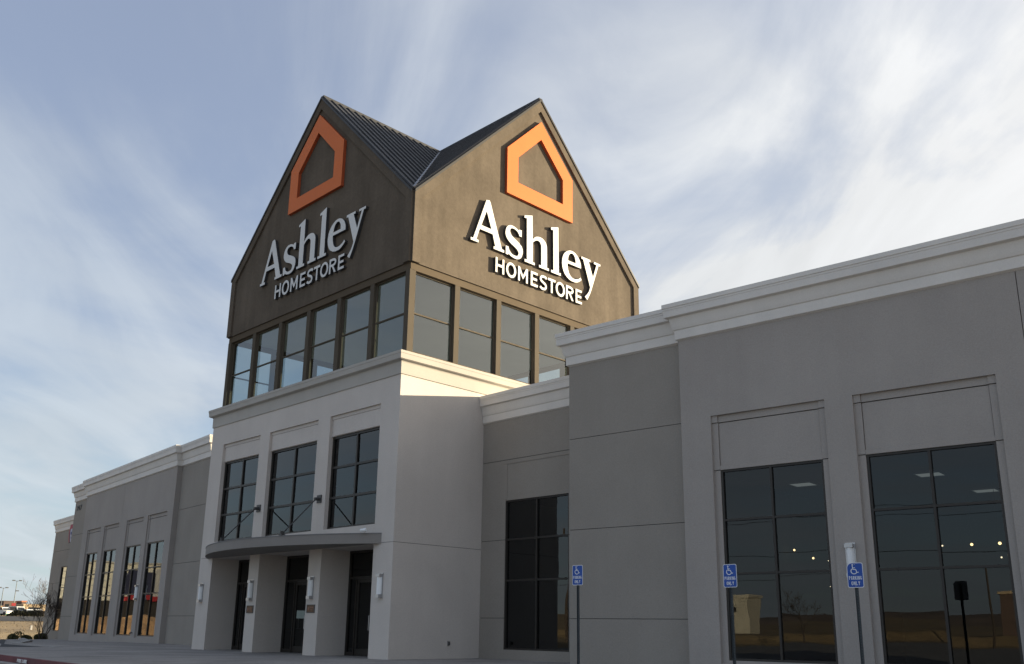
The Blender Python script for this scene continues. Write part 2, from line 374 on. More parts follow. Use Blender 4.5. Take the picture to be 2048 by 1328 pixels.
for a, b in zip(XP, XP[1:]):
    quadbox(bm, [(a, kerb_y(a), -0.7), (b, kerb_y(b), -0.7), (b, kerb_y(b) + 0.15, -0.7), (a, kerb_y(a) + 0.15, -0.7),
                 (a, kerb_y(a) + 0.015, plaza_z(a) + 0.004), (b, kerb_y(b) + 0.015, plaza_z(b) + 0.004), (b, kerb_y(b) + 0.15, plaza_z(b) + 0.004), (a, kerb_y(a) + 0.15, plaza_z(a) + 0.004)])
bmesh.ops.remove_doubles(bm, verts=bm.verts[:], dist=1e-4)
struct('kerb', bm, M['red'])
bm = newbm()   # gutter
rows = [[bm.verts.new((x, kerb_y(x) - w, plaza_z(x) - 0.145 - 0.01 * w)) for w in (0.0, 0.32)] for x in XP]
for a, b in zip(rows, rows[1:]): bm.faces.new([a[0], b[0], b[1], a[1]])
struct('gutter', bm, M['slab'])
bm = newbm()   # car park
rows = [[bm.verts.new((x, y if k else kerb_y(x) - 0.32, z if k else plaza_z(x) - 0.155)) for k, (y, z) in enumerate(((0, 0), (4, -0.45), (0, -0.60), (-20, -0.66), (-92, -0.66)))] for x in [-57] + XP[3:] + [40]]
for a, b in zip(rows, rows[1:]):
    for j in range(4): bm.faces.new([a[j], b[j], b[j + 1], a[j + 1]])
struct('car_park', bm, M['lot'])
bm = newbm()   # dark asphalt wedge let into the paving at far left
v = [bm.verts.new((x, y, plaza_z(x) + 0.004)) for x, y in ((-37.7, 12.75), (-38.1, 11.35), (-64, 18.8), (-64, 19.5), (-43.06, 12.95))]
bm.faces.new([v[0], v[4], v[1]]); 
v2 = [bm.verts.new((x, y, plaza_z(x) + 0.004)) for x, y in ((-43.06, 12.95), (-64, 19.3), (-62, 16.4), (-38.1, 11.35))]
bm.faces.new(v2)
for q in (v[2], v[3]): bm.verts.remove(q)
struct('drive', bm, M['asphalt'])
bm = newbm()   # pale kerb behind the wedge
line = [(-37.4, 12.95), (-43.0, 13.2), (-52, 16.6), (-64, 20.0)]
for (a0, b0), (a1, b1) in zip(line, line[1:]):
    quadbox(bm, [(a0, b0, plaza_z(a0) - .1), (a1, b1, plaza_z(a1) - .1), (a1, b1 + .35, plaza_z(a1) - .1), (a0, b0 + .35, plaza_z(a0) - .1),
                 (a0, b0 + .02, plaza_z(a0) + (.012 if a0 > -42 else .05)), (a1, b1 + .02, plaza_z(a1) + (.05 if a1 > -45 else .09)), (a1, b1 + .35, plaza_z(a1) + (.05 if a1 > -45 else .09)), (a0, b0 + .35, plaza_z(a0) + (.012 if a0 > -42 else .05))])
struct('pale_kerb', bm, M['slab'])
bm = newbm()   # road beyond the field
rows = [[bm.verts.new((x + 0.15 * (y - 60), y, gz(x + 0.15 * (y - 60), y) + 0.06)) for x in (-203, -197, -191, -185, -179)] for y in range(-60, 190, 10)]
for a, b in zip(rows, rows[1:]):
    for j in range(4): bm.faces.new([a[j], b[j], b[j + 1], a[j + 1]])
struct('road', bm, M['asphalt'])
bm = newbm()   # hills all round the horizon
prev = None
for i in range(181):
    t = 2 * math.pi * i / 180; r = 1900
    h = 20 + 12 + 7 * math.sin(3 * t + 1) + 4 * math.sin(11 * t) + 2.5 * math.sin(23 * t + 2) + 1.5 * math.sin(47 * t)
    x, y = math.cos(t), math.sin(t)
    cur = [bm.verts.new((x * (r - 500), y * (r - 500), 2)), bm.verts.new((x * (r - 200), y * (r - 200), h * 0.62)), bm.verts.new((x * r, y * r, h)), bm.verts.new((x * (r + 500), y * (r + 500), 0))]
    if prev:
        for j in range(3): bm.faces.new([prev[j], cur[j], cur[j + 1], prev[j + 1]])
    prev = cur
struct('hills', bm, M['hill'], smooth=True)

# ------------------------------------------------------------------ the store
store = thing('furniture_store', (XC, YE, 0), 'grey stucco furniture store with pale entrance block and brown twin gabled glass tower', 'store')
def SP(name, fn, m, parent=store, **k): return B(name, fn, m, parent, **k)

def make_window(fr, a0, a1, b0, b1, d, cols, rows, gmat, fw=0.055, depth=0.09, name='window', fmat=None, bar_zs=None):
    """frame as the window's own mesh, each pane a sub-part"""
    fmat = fmat or M['frame']
    au = [a0 + (a1 - a0) * i / cols for i in range(cols + 1)]
    bu = bar_zs or [b0 + (b1 - b0) * i / rows for i in range(rows + 1)]
    def fn(bm):
        for i, a in enumerate(au):
            lo, hi = (a, a + fw) if i == 0 else ((a - fw, a) if i == cols else (a - fw / 2, a + fw / 2))
            fbox(bm, fr, lo, hi, b0, b1, d - depth / 2, d + depth / 2)
        for j, b in enumerate(bu):
            lo, hi = (b, b + fw) if j == 0 else ((b - fw, b) if j == len(bu) - 1 else (b - fw / 2, b + fw / 2))
            for i in range(cols):
                l = au[i] + (fw if i == 0 else fw / 2); r = au[i + 1] - (fw if i == cols - 1 else fw / 2)
                fbox(bm, fr, l, r, lo, hi, d - depth / 2 + 0.002, d + depth / 2 - 0.004)
    w = SP(name, fn, fmat)
    for i in range(cols):
        for j in range(len(bu) - 1):
            def pf(bm):
                l = au[i] + (fw if i == 0 else fw / 2) - 0.004; r = au[i + 1] - (fw if i == cols - 1 else fw / 2) + 0.004
                lo = bu[j] + (fw if j == 0 else fw / 2) - 0.004; hi = bu[j + 1] - (fw if j == len(bu) - 2 else fw / 2) + 0.004
                tx, ty = random.uniform(-.003, .003), random.uniform(-.003, .003)
                v = [bm.verts.new(fr(*p, d - 0.01 + q)) for p, q in zip(rect(l, r, lo, hi), (-tx - ty, tx - ty, tx + ty, -tx + ty))]; bm.faces.new(v)
            B('pane', pf, gmat, w)
    return w

GAP = 0.016
def wall_panels(fr, a0, a1, zs, m, holes=(), thick=0.14, d=0.0, name='wall_panel', edge=(0, 0)):
    """stacked stucco panels with open recessed joints; holes = (a0,a1,b0,b1)"""
    zz = list(zs)
    for k, (b0, b1) in enumerate(zip(zz, zz[1:])):
        lo = b0 + (GAP / 2 if k else 0); hi = b1 - (GAP / 2 if k < len(zz) - 2 else 0)
        ints = sorted([h for h in holes if h[3] > lo and h[2] < hi])
        # split into columns where holes cross the panel edges
        full = [h for h in ints if h[2] <= lo + 1e-6 and h[3] >= hi - 1e-6]
        if full:
            e = a0
            for h in full + [(a1, a1, 0, 0)]:
                if h[0] - e > 0.01: SP(name, lambda bm: plate(bm, fr, [rect(e, h[0], lo, hi)], d - thick, d), m)
                e = h[1]
            continue
        def fn(bm):
            contour = [(a0, lo)]
            inner = []
            for h in ints:
                if h[2] <= lo + 1e-6:
                    contour += [(h[0], lo), (h[0], min(h[3], hi)), (h[1], min(h[3], hi)), (h[1], lo)] if h[3] < hi - 1e-6 else []
            contour += [(a1, lo), (a1, hi)]
            for h in reversed(ints):
                if h[3] >= hi - 1e-6 and h[2] > lo + 1e-6:
                    contour += [(h[1], hi), (h[1], h[2]), (h[0], h[2]), (h[0], hi)]
            contour += [(a0, hi)]
            inner = [rect(*h) for h in ints if h[2] > lo + 1e-6 and h[3] < hi - 1e-6]
            plate(bm, fr, [contour] + inner, d - thick, d)
        SP(name, fn, m)
    def back(bm):
        for b in zz[1:-1]:
            segs = []; e = a0 + 0.01
            for h in sorted(h for h in holes if h[2] < b < h[3]): segs.append((e, h[0] - 0.002)); e = h[1] + 0.002
            segs.append((e, a1 - 0.01))
            for s0, s1 in segs: fbox(bm, fr, s0, s1, b - GAP / 2 - 0.001, b + GAP / 2 + 0.001, d - thick + 0.004, d - 0.022)
    if len(zz) > 2: SP('joint_filler', back, M['joint'])

# --- wing windows with their recessed surrounds
def wing_bay(fr, wins, dz, zbot, ztop, a0, a1, vjoints, room=True):
    """wins: list of (outer a0, outer a1); front wall plate with recesses, strips, head panels, windows"""
    zt, zh, zs = 6.275 + dz, 4.865 + dz, 0.17 + dz
    outer = [(w0, w1, zs, zt) for w0, w1 in wins]
    cuts = [a0] + vjoints + [a1]
    for k, (l, r) in enumerate(zip(cuts, cuts[1:])):
        l2 = l + (GAP / 2 if k else 0); r2 = r - (GAP / 2 if k < len(cuts) - 2 else 0)
        hs = [rect(*o) for o in outer if o[0] > l2 and o[1] < r2]
        SP('wall_panel', lambda bm: plate(bm, fr, [rect(l2, r2, zbot, ztop)] + hs, -0.10, 0), M['bay'])
    for vj in vjoints: SP('joint_filler', lambda bm: fbox(bm, fr, vj - 0.03, vj + 0.03, zbot, ztop - 0.01, -0.14, -0.101), M['joint'])
    for w0, w1 in wins:
        s = 0.165
        i0, i1 = w0 + s, w1 - s
        def sur(bm):      # side strips, top strip with corner blocks
            for x0, x1 in ((w0, i0), (i1, w1)):
                fbox(bm, fr, x0, x1, zs, zh - 0.008, -0.22, -0.088)
                fbox(bm, fr, x0, x1, zh + 0.008, zt - 0.195, -0.22, -0.070)
                fbox(bm, fr, x0, x1, zt - 0.18, zt, -0.22, -0.045)
            fbox(bm, fr, i0 + 0.004, i1 - 0.004, zt - 0.18, zt, -0.22, -0.080)
        SP('window_surround', sur, M['bay'])
        def hp(bm):       # head panel
            fbox(bm, fr, i0 + 0.012, i1 - 0.012, zh + 0.115, zt - 0.20, -0.22, -0.100)
            fbox(bm, fr, i0 + 0.003, i1 - 0.003, zh, zh + 0.11, -0.22, -0.078)
        SP('head_panel', hp, M['bay'])
        SP('surround_backing', lambda bm: (fbox(bm, fr, w0, w1, zh + 0.003, zt, -0.255, -0.21), fbox(bm, fr, w0, i0 - 0.003, zs, zh, -0.255, -0.21), fbox(bm, fr, i1 + 0.003, w1, zs, zh, -0.255, -0.21)), M['joint'])
        SP('window_sill', lambda bm: fbox(bm, fr, i0, i1, zs, zs + 0.075, -0.22, -0.090), M['bay'])
        sill = zs + 0.075
        make_window(fr, i0, i1, sill, zh, -0.155, 2, 3, M['glass'], bar_zs=[sill, 2.29 + dz * 1.6, 3.60 + dz, zh])

# profile of the wings' cornice (projection, height)
WPROF = [(0.0, 8.46), (0.07, 8.495), (0.072, 8.745), (0.10, 8.765), (0.125, 8.84), (0.178, 9.07), (0.275, 9.10), (0.283, 9.285), (0.292, 9.29), (0.292, 9.345), (0.31, 9.35), (0.31, 9.465), (-0.25, 9.48), (-0.25, 8.46)]
LPROF = [(p * 0.75, 7.50 + (z - 8.46) * 0.925) for p, z in WPROF]
EPROF = [(0.0, 8.54), (0.035, 8.555), (0.037, 8.93), (0.05, 8.955), (0.062, 8.965), (0.12, 8.985), (0.165, 9.01), (0.178, 9.17), (0.185, 9.175), (0.19, 9.185), (0.19, 9.265), (-0.30, 9.28), (-0.30, 8.54)]
def xy(fr, a, d=0.0):
    p = fr(a, 0, d); return (p.x, p.y)

# right wing
RB0, RB1, RL0, RL1 = -11.61, 3.9, -15.44, 7.6
wing_bay(RB, [(-10.755, -7.775), (-7.11, -4.07), (-3.05, -0.05), (0.6, 3.5)][:3], 0.0, -0.9, 8.50, RB0, RB1, [-3.44])
ZJ = [-0.9, 1.205, 3.635, 6.255, 8.50]
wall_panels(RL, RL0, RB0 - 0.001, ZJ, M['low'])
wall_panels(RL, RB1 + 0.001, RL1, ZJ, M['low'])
for q in (RB0, RB1 - 0.12): SP('bay_return', lambda bm: fbox(bm, RB, q, q + 0.12, -0.9, 8.495, -0.26, -0.1005), M['bay'])
SP('cornice', lambda bm: sweep(bm, [xy(RL, RL0, -2.6), xy(RL, RL0), xy(RL, RB0), xy(RB, RB0), xy(RB, RB1), xy(RL, RB1), xy(RL, RL1), xy(RL, RL1, -2.6)], WPROF), M['wingcornice'])
SP('wing_return_wall', lambda bm: (fbox(bm, RL, RL0, RL0 + 0.14, -0.9, 8.50, -2.6, -0.141), fbox(bm, RL, RL1 - 0.14, RL1, -0.9, 8.50, -14, -0.141)), M['low'])
# left wing
LB0, LB1, LL0, LL1 = -60.53, -45.03, -64.05, -41.4
wing_bay(LB, [(-59.50, -56.85), (-56.10, -53.38), (-52.06, -49.28), (-48.66, -45.83)], 0.05, -0.9, 8.50, LB0, LB1, [-53.05])
ZJL = [-0.9, 1.27, 3.70, 6.30, 8.50]
wall_panels(LL, LB1 + 0.001, LL1, ZJL, M['low']); wall_panels(LL, LL0, LB0 - 0.001, ZJL, M['low'])
for q in (LB0, LB1 - 0.12): SP('bay_return', lambda bm: fbox(bm, LB, q, q + 0.12, -0.9, 8.495, -0.26, -0.1005), M['bay'])
SP('cornice', lambda bm: sweep(bm, [xy(LL, LL0, -2.6), xy(LL, LL0), xy(LL, LB0), xy(LB, LB0), xy(LB, LB1), xy(LL, LB1), xy(LL, LL1), xy(LL, LL1, -2.6)], WPROF), M['wingcornice'])
SP('wing_return_wall', lambda bm: (fbox(bm, LL, LL0, LL0 + 0.14, -0.9, 8.50, -3, -0.141), fbox(bm, LL, LL1 - 0.14, LL1, -0.9, 8.50, -2.6, -0.141)), M['low'])
# far low block at the left end
LZ0, LZ1 = -76.7, -64.3
wall_panels(LZ, LZ0, LZ1, [-1.6, 1.27, 3.70, 6.05, 7.55], M['low'], holes=[(-73.75, -71.0, 0.3, 4.85)])
make_window(LZ, -73.75, -71.0, 0.3, 4.85, -0.08, 2, 3, M['coated'])
SP('cornice', lambda bm: sweep(bm, [xy(LZ, LZ0, -7), xy(LZ, LZ0), xy(LZ, LZ1)], LPROF), M['wingcornice'])
SP('block_side_wall', lambda bm: fbox(bm, LZ, LZ0, LZ0 + 0.14, -1.6, 7.55, -7, -0.141), M['low'])
# recessed link walls beside the entrance block
GAPL = [-0.5, 1.225, 3.62, 6.175, 7.56]
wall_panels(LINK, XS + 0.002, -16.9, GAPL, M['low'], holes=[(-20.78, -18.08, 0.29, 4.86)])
def linkpanel(bm):
    fbox(bm, LINK, -20.88, -17.6, 6.035, 6.16, 0.003, 0.016); fbox(bm, LINK, -20.88, -20.70, 4.9, 6.03, 0.003, 0.014)
SP('wall_trim', linkpanel, M['low'])
make_window(LINK, -20.78, -18.08, 0.29, 4.86, -0.07, 2, 3, M['dglass'], bar_zs=[0.29, 2.36, 3.62, 4.86])
SP('cornice', lambda bm: sweep(bm, [(XS + 0.01, YM), (-16.9, YM)], LPROF), M['wingcornice'])
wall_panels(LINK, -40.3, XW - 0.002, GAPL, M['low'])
SP('cornice', lambda bm: sweep(bm, [(-40.3, YM), (XW - 0.01, YM)], LPROF), M['wingcornice'])

# entrance block
UW = [(-33.06, -30.24), (-29.56, -26.375), (-25.65, -22.85)]        # bays between the piers
Z_J, Z_SILL, Z_HEAD, Z_TOP = 3.365, 3.955, 7.055, 7.755
DREC = 1.115
doors = [(w0, w1, -0.4, 3.335) for w0, w1 in UW]
def lowfront(bm):
    pts = [(XW, -0.4)]
    for w0, w1 in UW: pts += [(w0, -0.4), (w0, 3.335), (w1, 3.335), (w1, -0.4)]
    pts += [(XS, -0.4), (XS, Z_J - 0.006), (XW, Z_J - 0.006)]
    plate(bm, E_FRONT, [pts], -DREC, 0)
SP('entrance_piers', lowfront, M['entrance'])
SP('entrance_wall', lambda bm: plate(bm, E_FRONT, [rect(XW, XS, Z_J + 0.006, 8.57)] + [rect(w0, w1, Z_SILL, Z_TOP) for w0, w1 in UW], -0.1, 0), M['entrance'])
SP('entrance_inner_wall', lambda bm: plate(bm, E_FRONT, [rect(XW + 0.2, XS - 0.2, Z_J + 0.02, 8.5)] + [rect(w0, w1, Z_SILL, Z_HEAD) for w0, w1 in UW], -0.235, -0.1), M['entrance'])
for w0, w1 in UW:
    SP('head_panel', lambda bm: (fbox(bm, E_FRONT, w0 + 0.13, w1 - 0.05, Z_HEAD + 0.012, Z_TOP - 0.13, -0.1, -0.075), fbox(bm, E_FRONT, w0 + 0.012, w1, Z_TOP - 0.115, Z_TOP, -0.1, -0.07)), M['entrance'])
    h = (Z_HEAD - Z_SILL) / 3
    make_window(E_FRONT, w0, w1, Z_SILL, Z_HEAD, -0.19, 2, 3, M['dglass'], fw=0.075, depth=0.08, bar_zs=[Z_SILL, 4.99, 6.0, Z_HEAD])
SP('entrance_side_wall', lambda bm: (fbox(bm, E_SIDE, YE + 0.1001, 30.0, Z_J + 0.006, 8.57, -0.14, 0), fbox(bm, E_SIDE, YE + DREC + 0.0001, 30.0, -0.4, Z_J - 0.006, -0.14, 0)), M['entrance'])
SP('entrance_side_wall', lambda bm: fbox(bm, E_LSIDE, YE + 0.1001, 30.0, -0.4, 8.57, -0.14, 0), M['entrance'])
SP('joint_filler', lambda bm: (fbox(bm, E_FRONT, XW + 0.02, XS - 0.02, Z_J - 0.007, Z_J + 0.007, -0.09, -0.014), fbox(bm, E_SIDE, YE + 0.02, 29, Z_J - 0.007, Z_J + 0.007, -0.12, -0.014)), M['joint'])
SP('entrance_cornice', lambda bm: sweep(bm, [(XW, 30), (XW, YE), (XS, YE), (XS, 30)][::1], EPROF), M['cornice'])
SP('block_roof', lambda bm: box(bm, XW + 0.25, XS - 0.25, YE + 0.25, 30, 9.0, 9.2), M['roofing'])
# doors in the recesses
D_FR = Fr((0, YE + DREC, 0), (1, 0, 0), (0, -1, 0))
for w0, w1 in UW:
    zt = 2.42
    make_window(D_FR, w0 + 0.001, w1 - 0.001, zt, 3.33, -0.05, 2, 1, M['dglass'], fw=0.07, name='transom_window')
    mid = (w0 + w1) / 2; lw = 0.92
    for a, b in ((w0 + 0.001, w0 + 0.07), (w1 - 0.07, w1 - 0.001), (mid - lw - 0.06, mid - lw), (mid + lw, mid + lw + 0.06)):
        SP('storefront_post', lambda bm: fbox(bm, D_FR, a, b, 0, zt - 0.001, -0.1, 0), M['frame'])
    for a, b in ((w0 + 0.07, mid - lw - 0.06), (mid + lw + 0.06, w1 - 0.07)):
        s = SP('sidelight', lambda bm: fbox(bm, D_FR, a, b, 0, 0.12, -0.1, -0.004), M['frame'])
        B('pane', lambda bm: bm.faces.new([bm.verts.new(D_FR(*p, -0.05)) for p in rect(a, b, 0.12, zt)]), M['dglass'], s)
    for a, b, hx in ((mid - lw + 0.006, mid - 0.004, mid - 0.10), (mid + 0.004, mid + lw - 0.006, mid + 0.10)):
        d = SP('door', lambda bm: plate(bm, D_FR, [rect(a, b, 0.01, zt - 0.006), rect(a + 0.09, b - 0.09, 0.22, zt - 0.12)], -0.08, -0.03), M['frame'])
        B('pane', lambda bm: bm.faces.new([bm.verts.new(D_FR(*p, -0.055)) for p in rect(a + 0.088, b - 0.088, 0.218, zt - 0.118)]), M['dglass'], d)
        B('handle', lambda bm: tube(bm, [D_FR(hx, 0.8, -0.03), D_FR(hx, 0.8, 0.05), D_FR(hx, 1.25, 0.05), D_FR(hx, 1.25, -0.03)], 0.016, 6), M['steel'], d)
# rooms behind the glass
def room(name, fr, a0, a1, b0, b1, d0, d1, m, mc=None):
    def fn(bm):
        P = [fr(a, b, d) for d in (d0, d1) for a, b in rect(a0, a1, b0, b1)]
        v = [bm.verts.new(p) for p in P]
        for f in ((4, 5, 6, 7), (0, 1, 5, 4), (2, 3, 7, 6), (1, 2, 6, 5), (3, 0, 4, 7)): bm.faces.new([v[i] for i in f])
    return SP(name, fn, m)
room('showroom_interior', RB, -11.4, 3.8, -0.3, 5.05, -0.26, -16, M['room'])
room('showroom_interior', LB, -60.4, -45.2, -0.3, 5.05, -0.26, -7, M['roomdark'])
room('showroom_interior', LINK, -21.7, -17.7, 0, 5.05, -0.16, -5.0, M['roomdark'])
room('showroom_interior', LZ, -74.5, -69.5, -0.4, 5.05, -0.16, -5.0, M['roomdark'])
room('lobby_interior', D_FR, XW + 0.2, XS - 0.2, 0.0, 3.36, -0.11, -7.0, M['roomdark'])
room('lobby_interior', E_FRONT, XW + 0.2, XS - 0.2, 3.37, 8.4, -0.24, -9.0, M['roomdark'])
# flat roofs behind the parapets and the rear of the building
SP('flat_roof', lambda bm: (fbox(bm, RL, RL0 + 0.2, RL1 - 0.2, 7.1, 7.3, -28, -0.3), fbox(bm, LL, LL0 + 0.2, LL1 - 0.2, 7.1, 7.3, -24, -0.3), box(bm, XW - 4, XS + 5, YM + 0.3, 46, 6.9, 7.05), fbox(bm, LZ, LZ0 + 0.2, LZ1, 7.0, 7.2, -7, -0.2)), M['roofing'])
SP('rear_wall', lambda bm: (fbox(bm, RL, RL0 - 4, RL1, -0.7, 7.2, -28.2, -28), fbox(bm, LL, LL0, LL1 + 6, -0.7, 7.2, -24.2, -24), fbox(bm, LL, LL0, LL0 + 0.14, -1.2, 7.2, -24, -3.0), fbox(bm, LZ, LZ0, LZ1, -1.6, 7.3, -7.2, -7)), M['low'])

# canopy: curved slab on the entrance wall
SAG, HALF = 1.72, 5.49
RAD = (HALF ** 2 + SAG ** 2) / (2 * SAG)
def arc(inset=0.0, n=110):
    r = RAD - inset; yc = YE - SAG + RAD; a = math.asin(HALF / RAD)
    pts = []
    for i in range(n + 1):
        t = -a + 2 * a * i / n; pts.append((XC + r * math.sin(t), min(yc - r * math.cos(t), YE - 0.004)))
    return pts
def canopy_fn(bm):
    z0, z1 = 3.342, 3.650
    o = arc(); n = len(o)
    bt = [bm.verts.new((x, y, z0)) for x, y in o]; tp = [bm.verts.new((x, y, z1)) for x, y in o]
    for i in range(n - 1): bm.faces.new([bt[i], bt[i + 1], tp[i + 1], tp[i]])
    bm.faces.new(tp); bm.faces.new(bt[::-1]); bm.faces.new([bt[-1], bt[0], tp[0], tp[-1]])
canopy = SP('canopy', canopy_fn, M['canopy'])
def edge_fn(bm):
    for z0, z1, q in ((3.628, 3.662, -0.012),):
        o, i_ = arc(q), arc(0.06)
        n = len(o); v = [[bm.verts.new((x, y, z)) for x, y in r] for r, z in ((o, z0), (o, z1), (i_, z1), (i_, z0))]
        for k in range(n - 1):
            for s in range(4): bm.faces.new([v[s][k], v[s][k + 1], v[(s + 1) % 4][k + 1], v[(s + 1) % 4][k]])
B('canopy_flashing', edge_fn, M['soffit'], canopy)
for px_, tx in ((-25.98, -25.80), (-29.90, -29.45)):
    ty = YE - SAG + RAD - math.sqrt(RAD ** 2 - (tx - XC) ** 2) + 0.06
    r = SP('canopy_rod', lambda bm: (tube(bm, [(px_, YE - 0.16, 4.96), (tx, ty, 3.72)], 0.022, 8)), M['darksteel'])
    B('bracket', lambda bm: (box(bm, px_ - 0.13, px_ + 0.13, YE - 0.03, YE - 0.001, 4.86, 5.12), tube(bm, [(px_, YE - 0.02, 4.99), (px_, YE - 0.2, 4.97)], 0.055, 8)), M['darksteel'], r)
    B('foot', lambda bm: (box(bm, tx - 0.09, tx + 0.09, ty - 0.07, ty + 0.07, 3.652, 3.70), box(bm, tx - 0.03, tx + 0.03, ty - 0.06, ty + 0.06, 3.70, 3.80)), M['darksteel'], r)

# ------------------------------------------------------------------ tower
TB = TF + 2 * TH + 0.04; TL = TR - 2 * TH; TY = (TF + TB) / 2; TX = (TR + TL) / 2
Z_WIN0, Z_WIN1, Z_WALL, Z_EAVE, Z_PEAK = 9.40, 12.18, 12.41, 14.93, 21.02
SIDES = [Fr((TX, TF, 0), (1, 0, 0), (0, -1, 0)), Fr((TR, TY, 0), (0, 1, 0), (1, 0, 0)), Fr((TX, TB, 0), (-1, 0, 0), (0, 1, 0)), Fr((TL, TY, 0), (0, -1, 0), (-1, 0, 0))]
W = TH + 0.02
for k, fr in enumerate(SIDES):
    out_ = [(-W, Z_WALL), (W, Z_WALL), (W, Z_EAVE), (0, Z_PEAK), (-W, Z_EAVE)]
    e = 0.003 if k % 2 else 0.0
    SP('gable_wall', lambda bm: plate(bm, fr, [[(p[0] * (1 - e), p[1]) for p in out_]], -0.16, 0.02), M['tower'])
    bw = 0.32; dz_ = bw * 1.0
    inner = [(-W + bw, Z_WALL + 0.25), (W - bw, Z_WALL + 0.25), (W - bw, Z_EAVE - 0.16), (0, Z_PEAK - 0.50), (-W + bw, Z_EAVE - 0.16)]
    outr = [(-W, Z_WALL + 0.02), (W, Z_WALL + 0.02), (W, Z_EAVE), (0, Z_PEAK), (-W, Z_EAVE)]
    # raised border band, open along the bottom
    band = [(-W, Z_WALL), (-W + bw, Z_WALL), (-W + bw, Z_EAVE - 0.16), (0, Z_PEAK - 0.50), (W - bw, Z_EAVE - 0.16), (W - bw, Z_WALL), (W, Z_WALL), (W, Z_EAVE), (0, Z_PEAK), (-W, Z_EAVE)]
    SP('gable_band', lambda bm: plate(bm, fr, [band], 0.021, 0.095 if k % 2 == 0 else 0.096), M['tower'])
    SP('head_beam', lambda bm: fbox(bm, fr, -TH + 0.005, TH - 0.005, Z_WIN1 - 0.02, Z_WALL - 0.001, -0.22, -0.03), M['towertrim'])
    SP('sill_beam', lambda bm: fbox(bm, fr, -TH + 0.005, TH - 0.005, 9.2, Z_WIN0, -0.22, -0.02), M['towertrim'])
    pitch = (2 * TH - 0.24) / 6
    for i in range(7):
        a = -TH + 0.12 + pitch * i
        if i in (0, 6): lo, hi = (-TH + 0.012, -TH + 0.24) if i == 0 else (TH - 0.24, TH - 0.012)
        else: lo, hi = a - 0.11, a + 0.11
        SP('window_post', lambda bm: fbox(bm, fr, lo, hi, Z_WIN0, Z_WIN1 - 0.02, -0.22, -0.035 if i not in (0, 6) else -0.012 - 0.003 * (k % 2)), M['post'])
    for i in range(6):
        l = -TH + 0.12 + pitch * i + 0.11 + (0.01 if i == 0 else 0); r = -TH + 0.12 + pitch * (i + 1) - 0.11 - (0.01 if i == 5 else 0)
        make_window(fr, l, r, Z_WIN0, Z_WIN1 - 0.021, -0.165, 1, 2, M['tglass'], fw=0.05, depth=0.06, name='tower_window', fmat=M['post'], bar_zs=[Z_WIN0, 10.745, Z_WIN1 - 0.021])
SP('tower_ceiling', lambda bm: box(bm, TL + 0.3, TR - 0.3, TF + 0.3, TB - 0.3, 12.30, 12.40), M['towerroom'])
SP('tower_floor', lambda bm: box(bm, TL + 0.3, TR - 0.3, TF + 0.3, TB - 0.3, 9.22, 9.32), M['towerroom'])
# cross gable roof, each slope its own sheet with standing seams
def slope_fn(bm, fr, s):
    """half of the roof behind one gable; s=+1 right, -1 left. triangle: eave corner, peak, centre"""
    ov = 0.07
    e = fr(s * (W + 0.01), Z_EAVE + 0.02, ov); p = fr(0, Z_PEAK + 0.03, ov); c = fr(0, Z_PEAK + 0.03, -TH)
    vv = fr(s * (W + 0.01), Z_EAVE + 0.02, -0.0)
    nrm = (p - e).cross(c - e).normalized(); nrm = nrm if nrm.z > 0 else -nrm
    T = [e, p, c, vv]
    t = [bm.verts.new(q + nrm * 0.02) for q in T]; b = [bm.verts.new(q - nrm * 0.06) for q in T]
    bm.faces.new(t); bm.faces.new(b[::-1])
    for i in range(4): bm.faces.new([t[i], t[(i + 1) % 4], b[(i + 1) % 4], b[i]])
    return nrm
for k, fr in enumerate(SIDES):
    for s in (1, -1):
        roof = SP('tower_roof', lambda bm: slope_fn(bm, fr, s), M['roof'])
        nseam = 16
        for i in range(nseam):
            q = i / nseam; d = 0.05 - TH * q * 1.0
            t1 = max(0.0, min(1.0, (-d) / TH))       # foot of the seam lies in the valley
            a_end = s * W * (1 - t1) ; z_end = Z_EAVE + (Z_PEAK - Z_EAVE) * t1
            p0, p1 = fr(s * 0.05, Z_PEAK - 0.02, d), fr(a_end, z_end + 0.04, d)
            if (p0 - p1).length < 0.3: continue
            nrm = (p0 - p1).normalized().cross(fr.N); nrm = nrm if nrm.z > 0 else -nrm
            def sm(bm):
                h = fr.N * 0.022; P = []
                for zz in (-0.01, 0.07):
                    P += [p0 - h + nrm * zz, p1 - h + nrm * zz, p1 + h + nrm * zz, p0 + h + nrm * zz]
                quadbox(bm, P)
            B('roof_seam', sm, M['roof'], roof)
SP('ridge_cap', lambda bm: (box(bm, TX - 0.10, TX + 0.10, TF - 0.08, TB + 0.08, Z_PEAK - 0.03, Z_PEAK + 0.085), box(bm, TL - 0.08, TR + 0.08, TY - 0.10, TY + 0.10, Z_PEAK - 0.031, Z_PEAK + 0.088)), M['roof'])
for sx, sy in ((1, -1), (1, 1), (-1, 1), (-1, -1)):
    SP('valley_flashing', lambda bm: tube(bm, [(TX + sx * (TH + .02), TY + sy * (TH + .03), Z_EAVE + .10), (TX, TY, Z_PEAK + 0.08)], 0.06, 5), M['steel'])
for k, fr in enumerate(SIDES):
    for s in (1, -1):
        SP('rake_trim', lambda bm: plate(bm, fr, [[(s * (W + 0.02), Z_EAVE - 0.09), (s * (W + 0.02), Z_EAVE + 0.02), (0, Z_PEAK + 0.04), (0, Z_PEAK - 0.06)]], 0.097, 0.128 if k % 2 else 0.13), M['frame'])

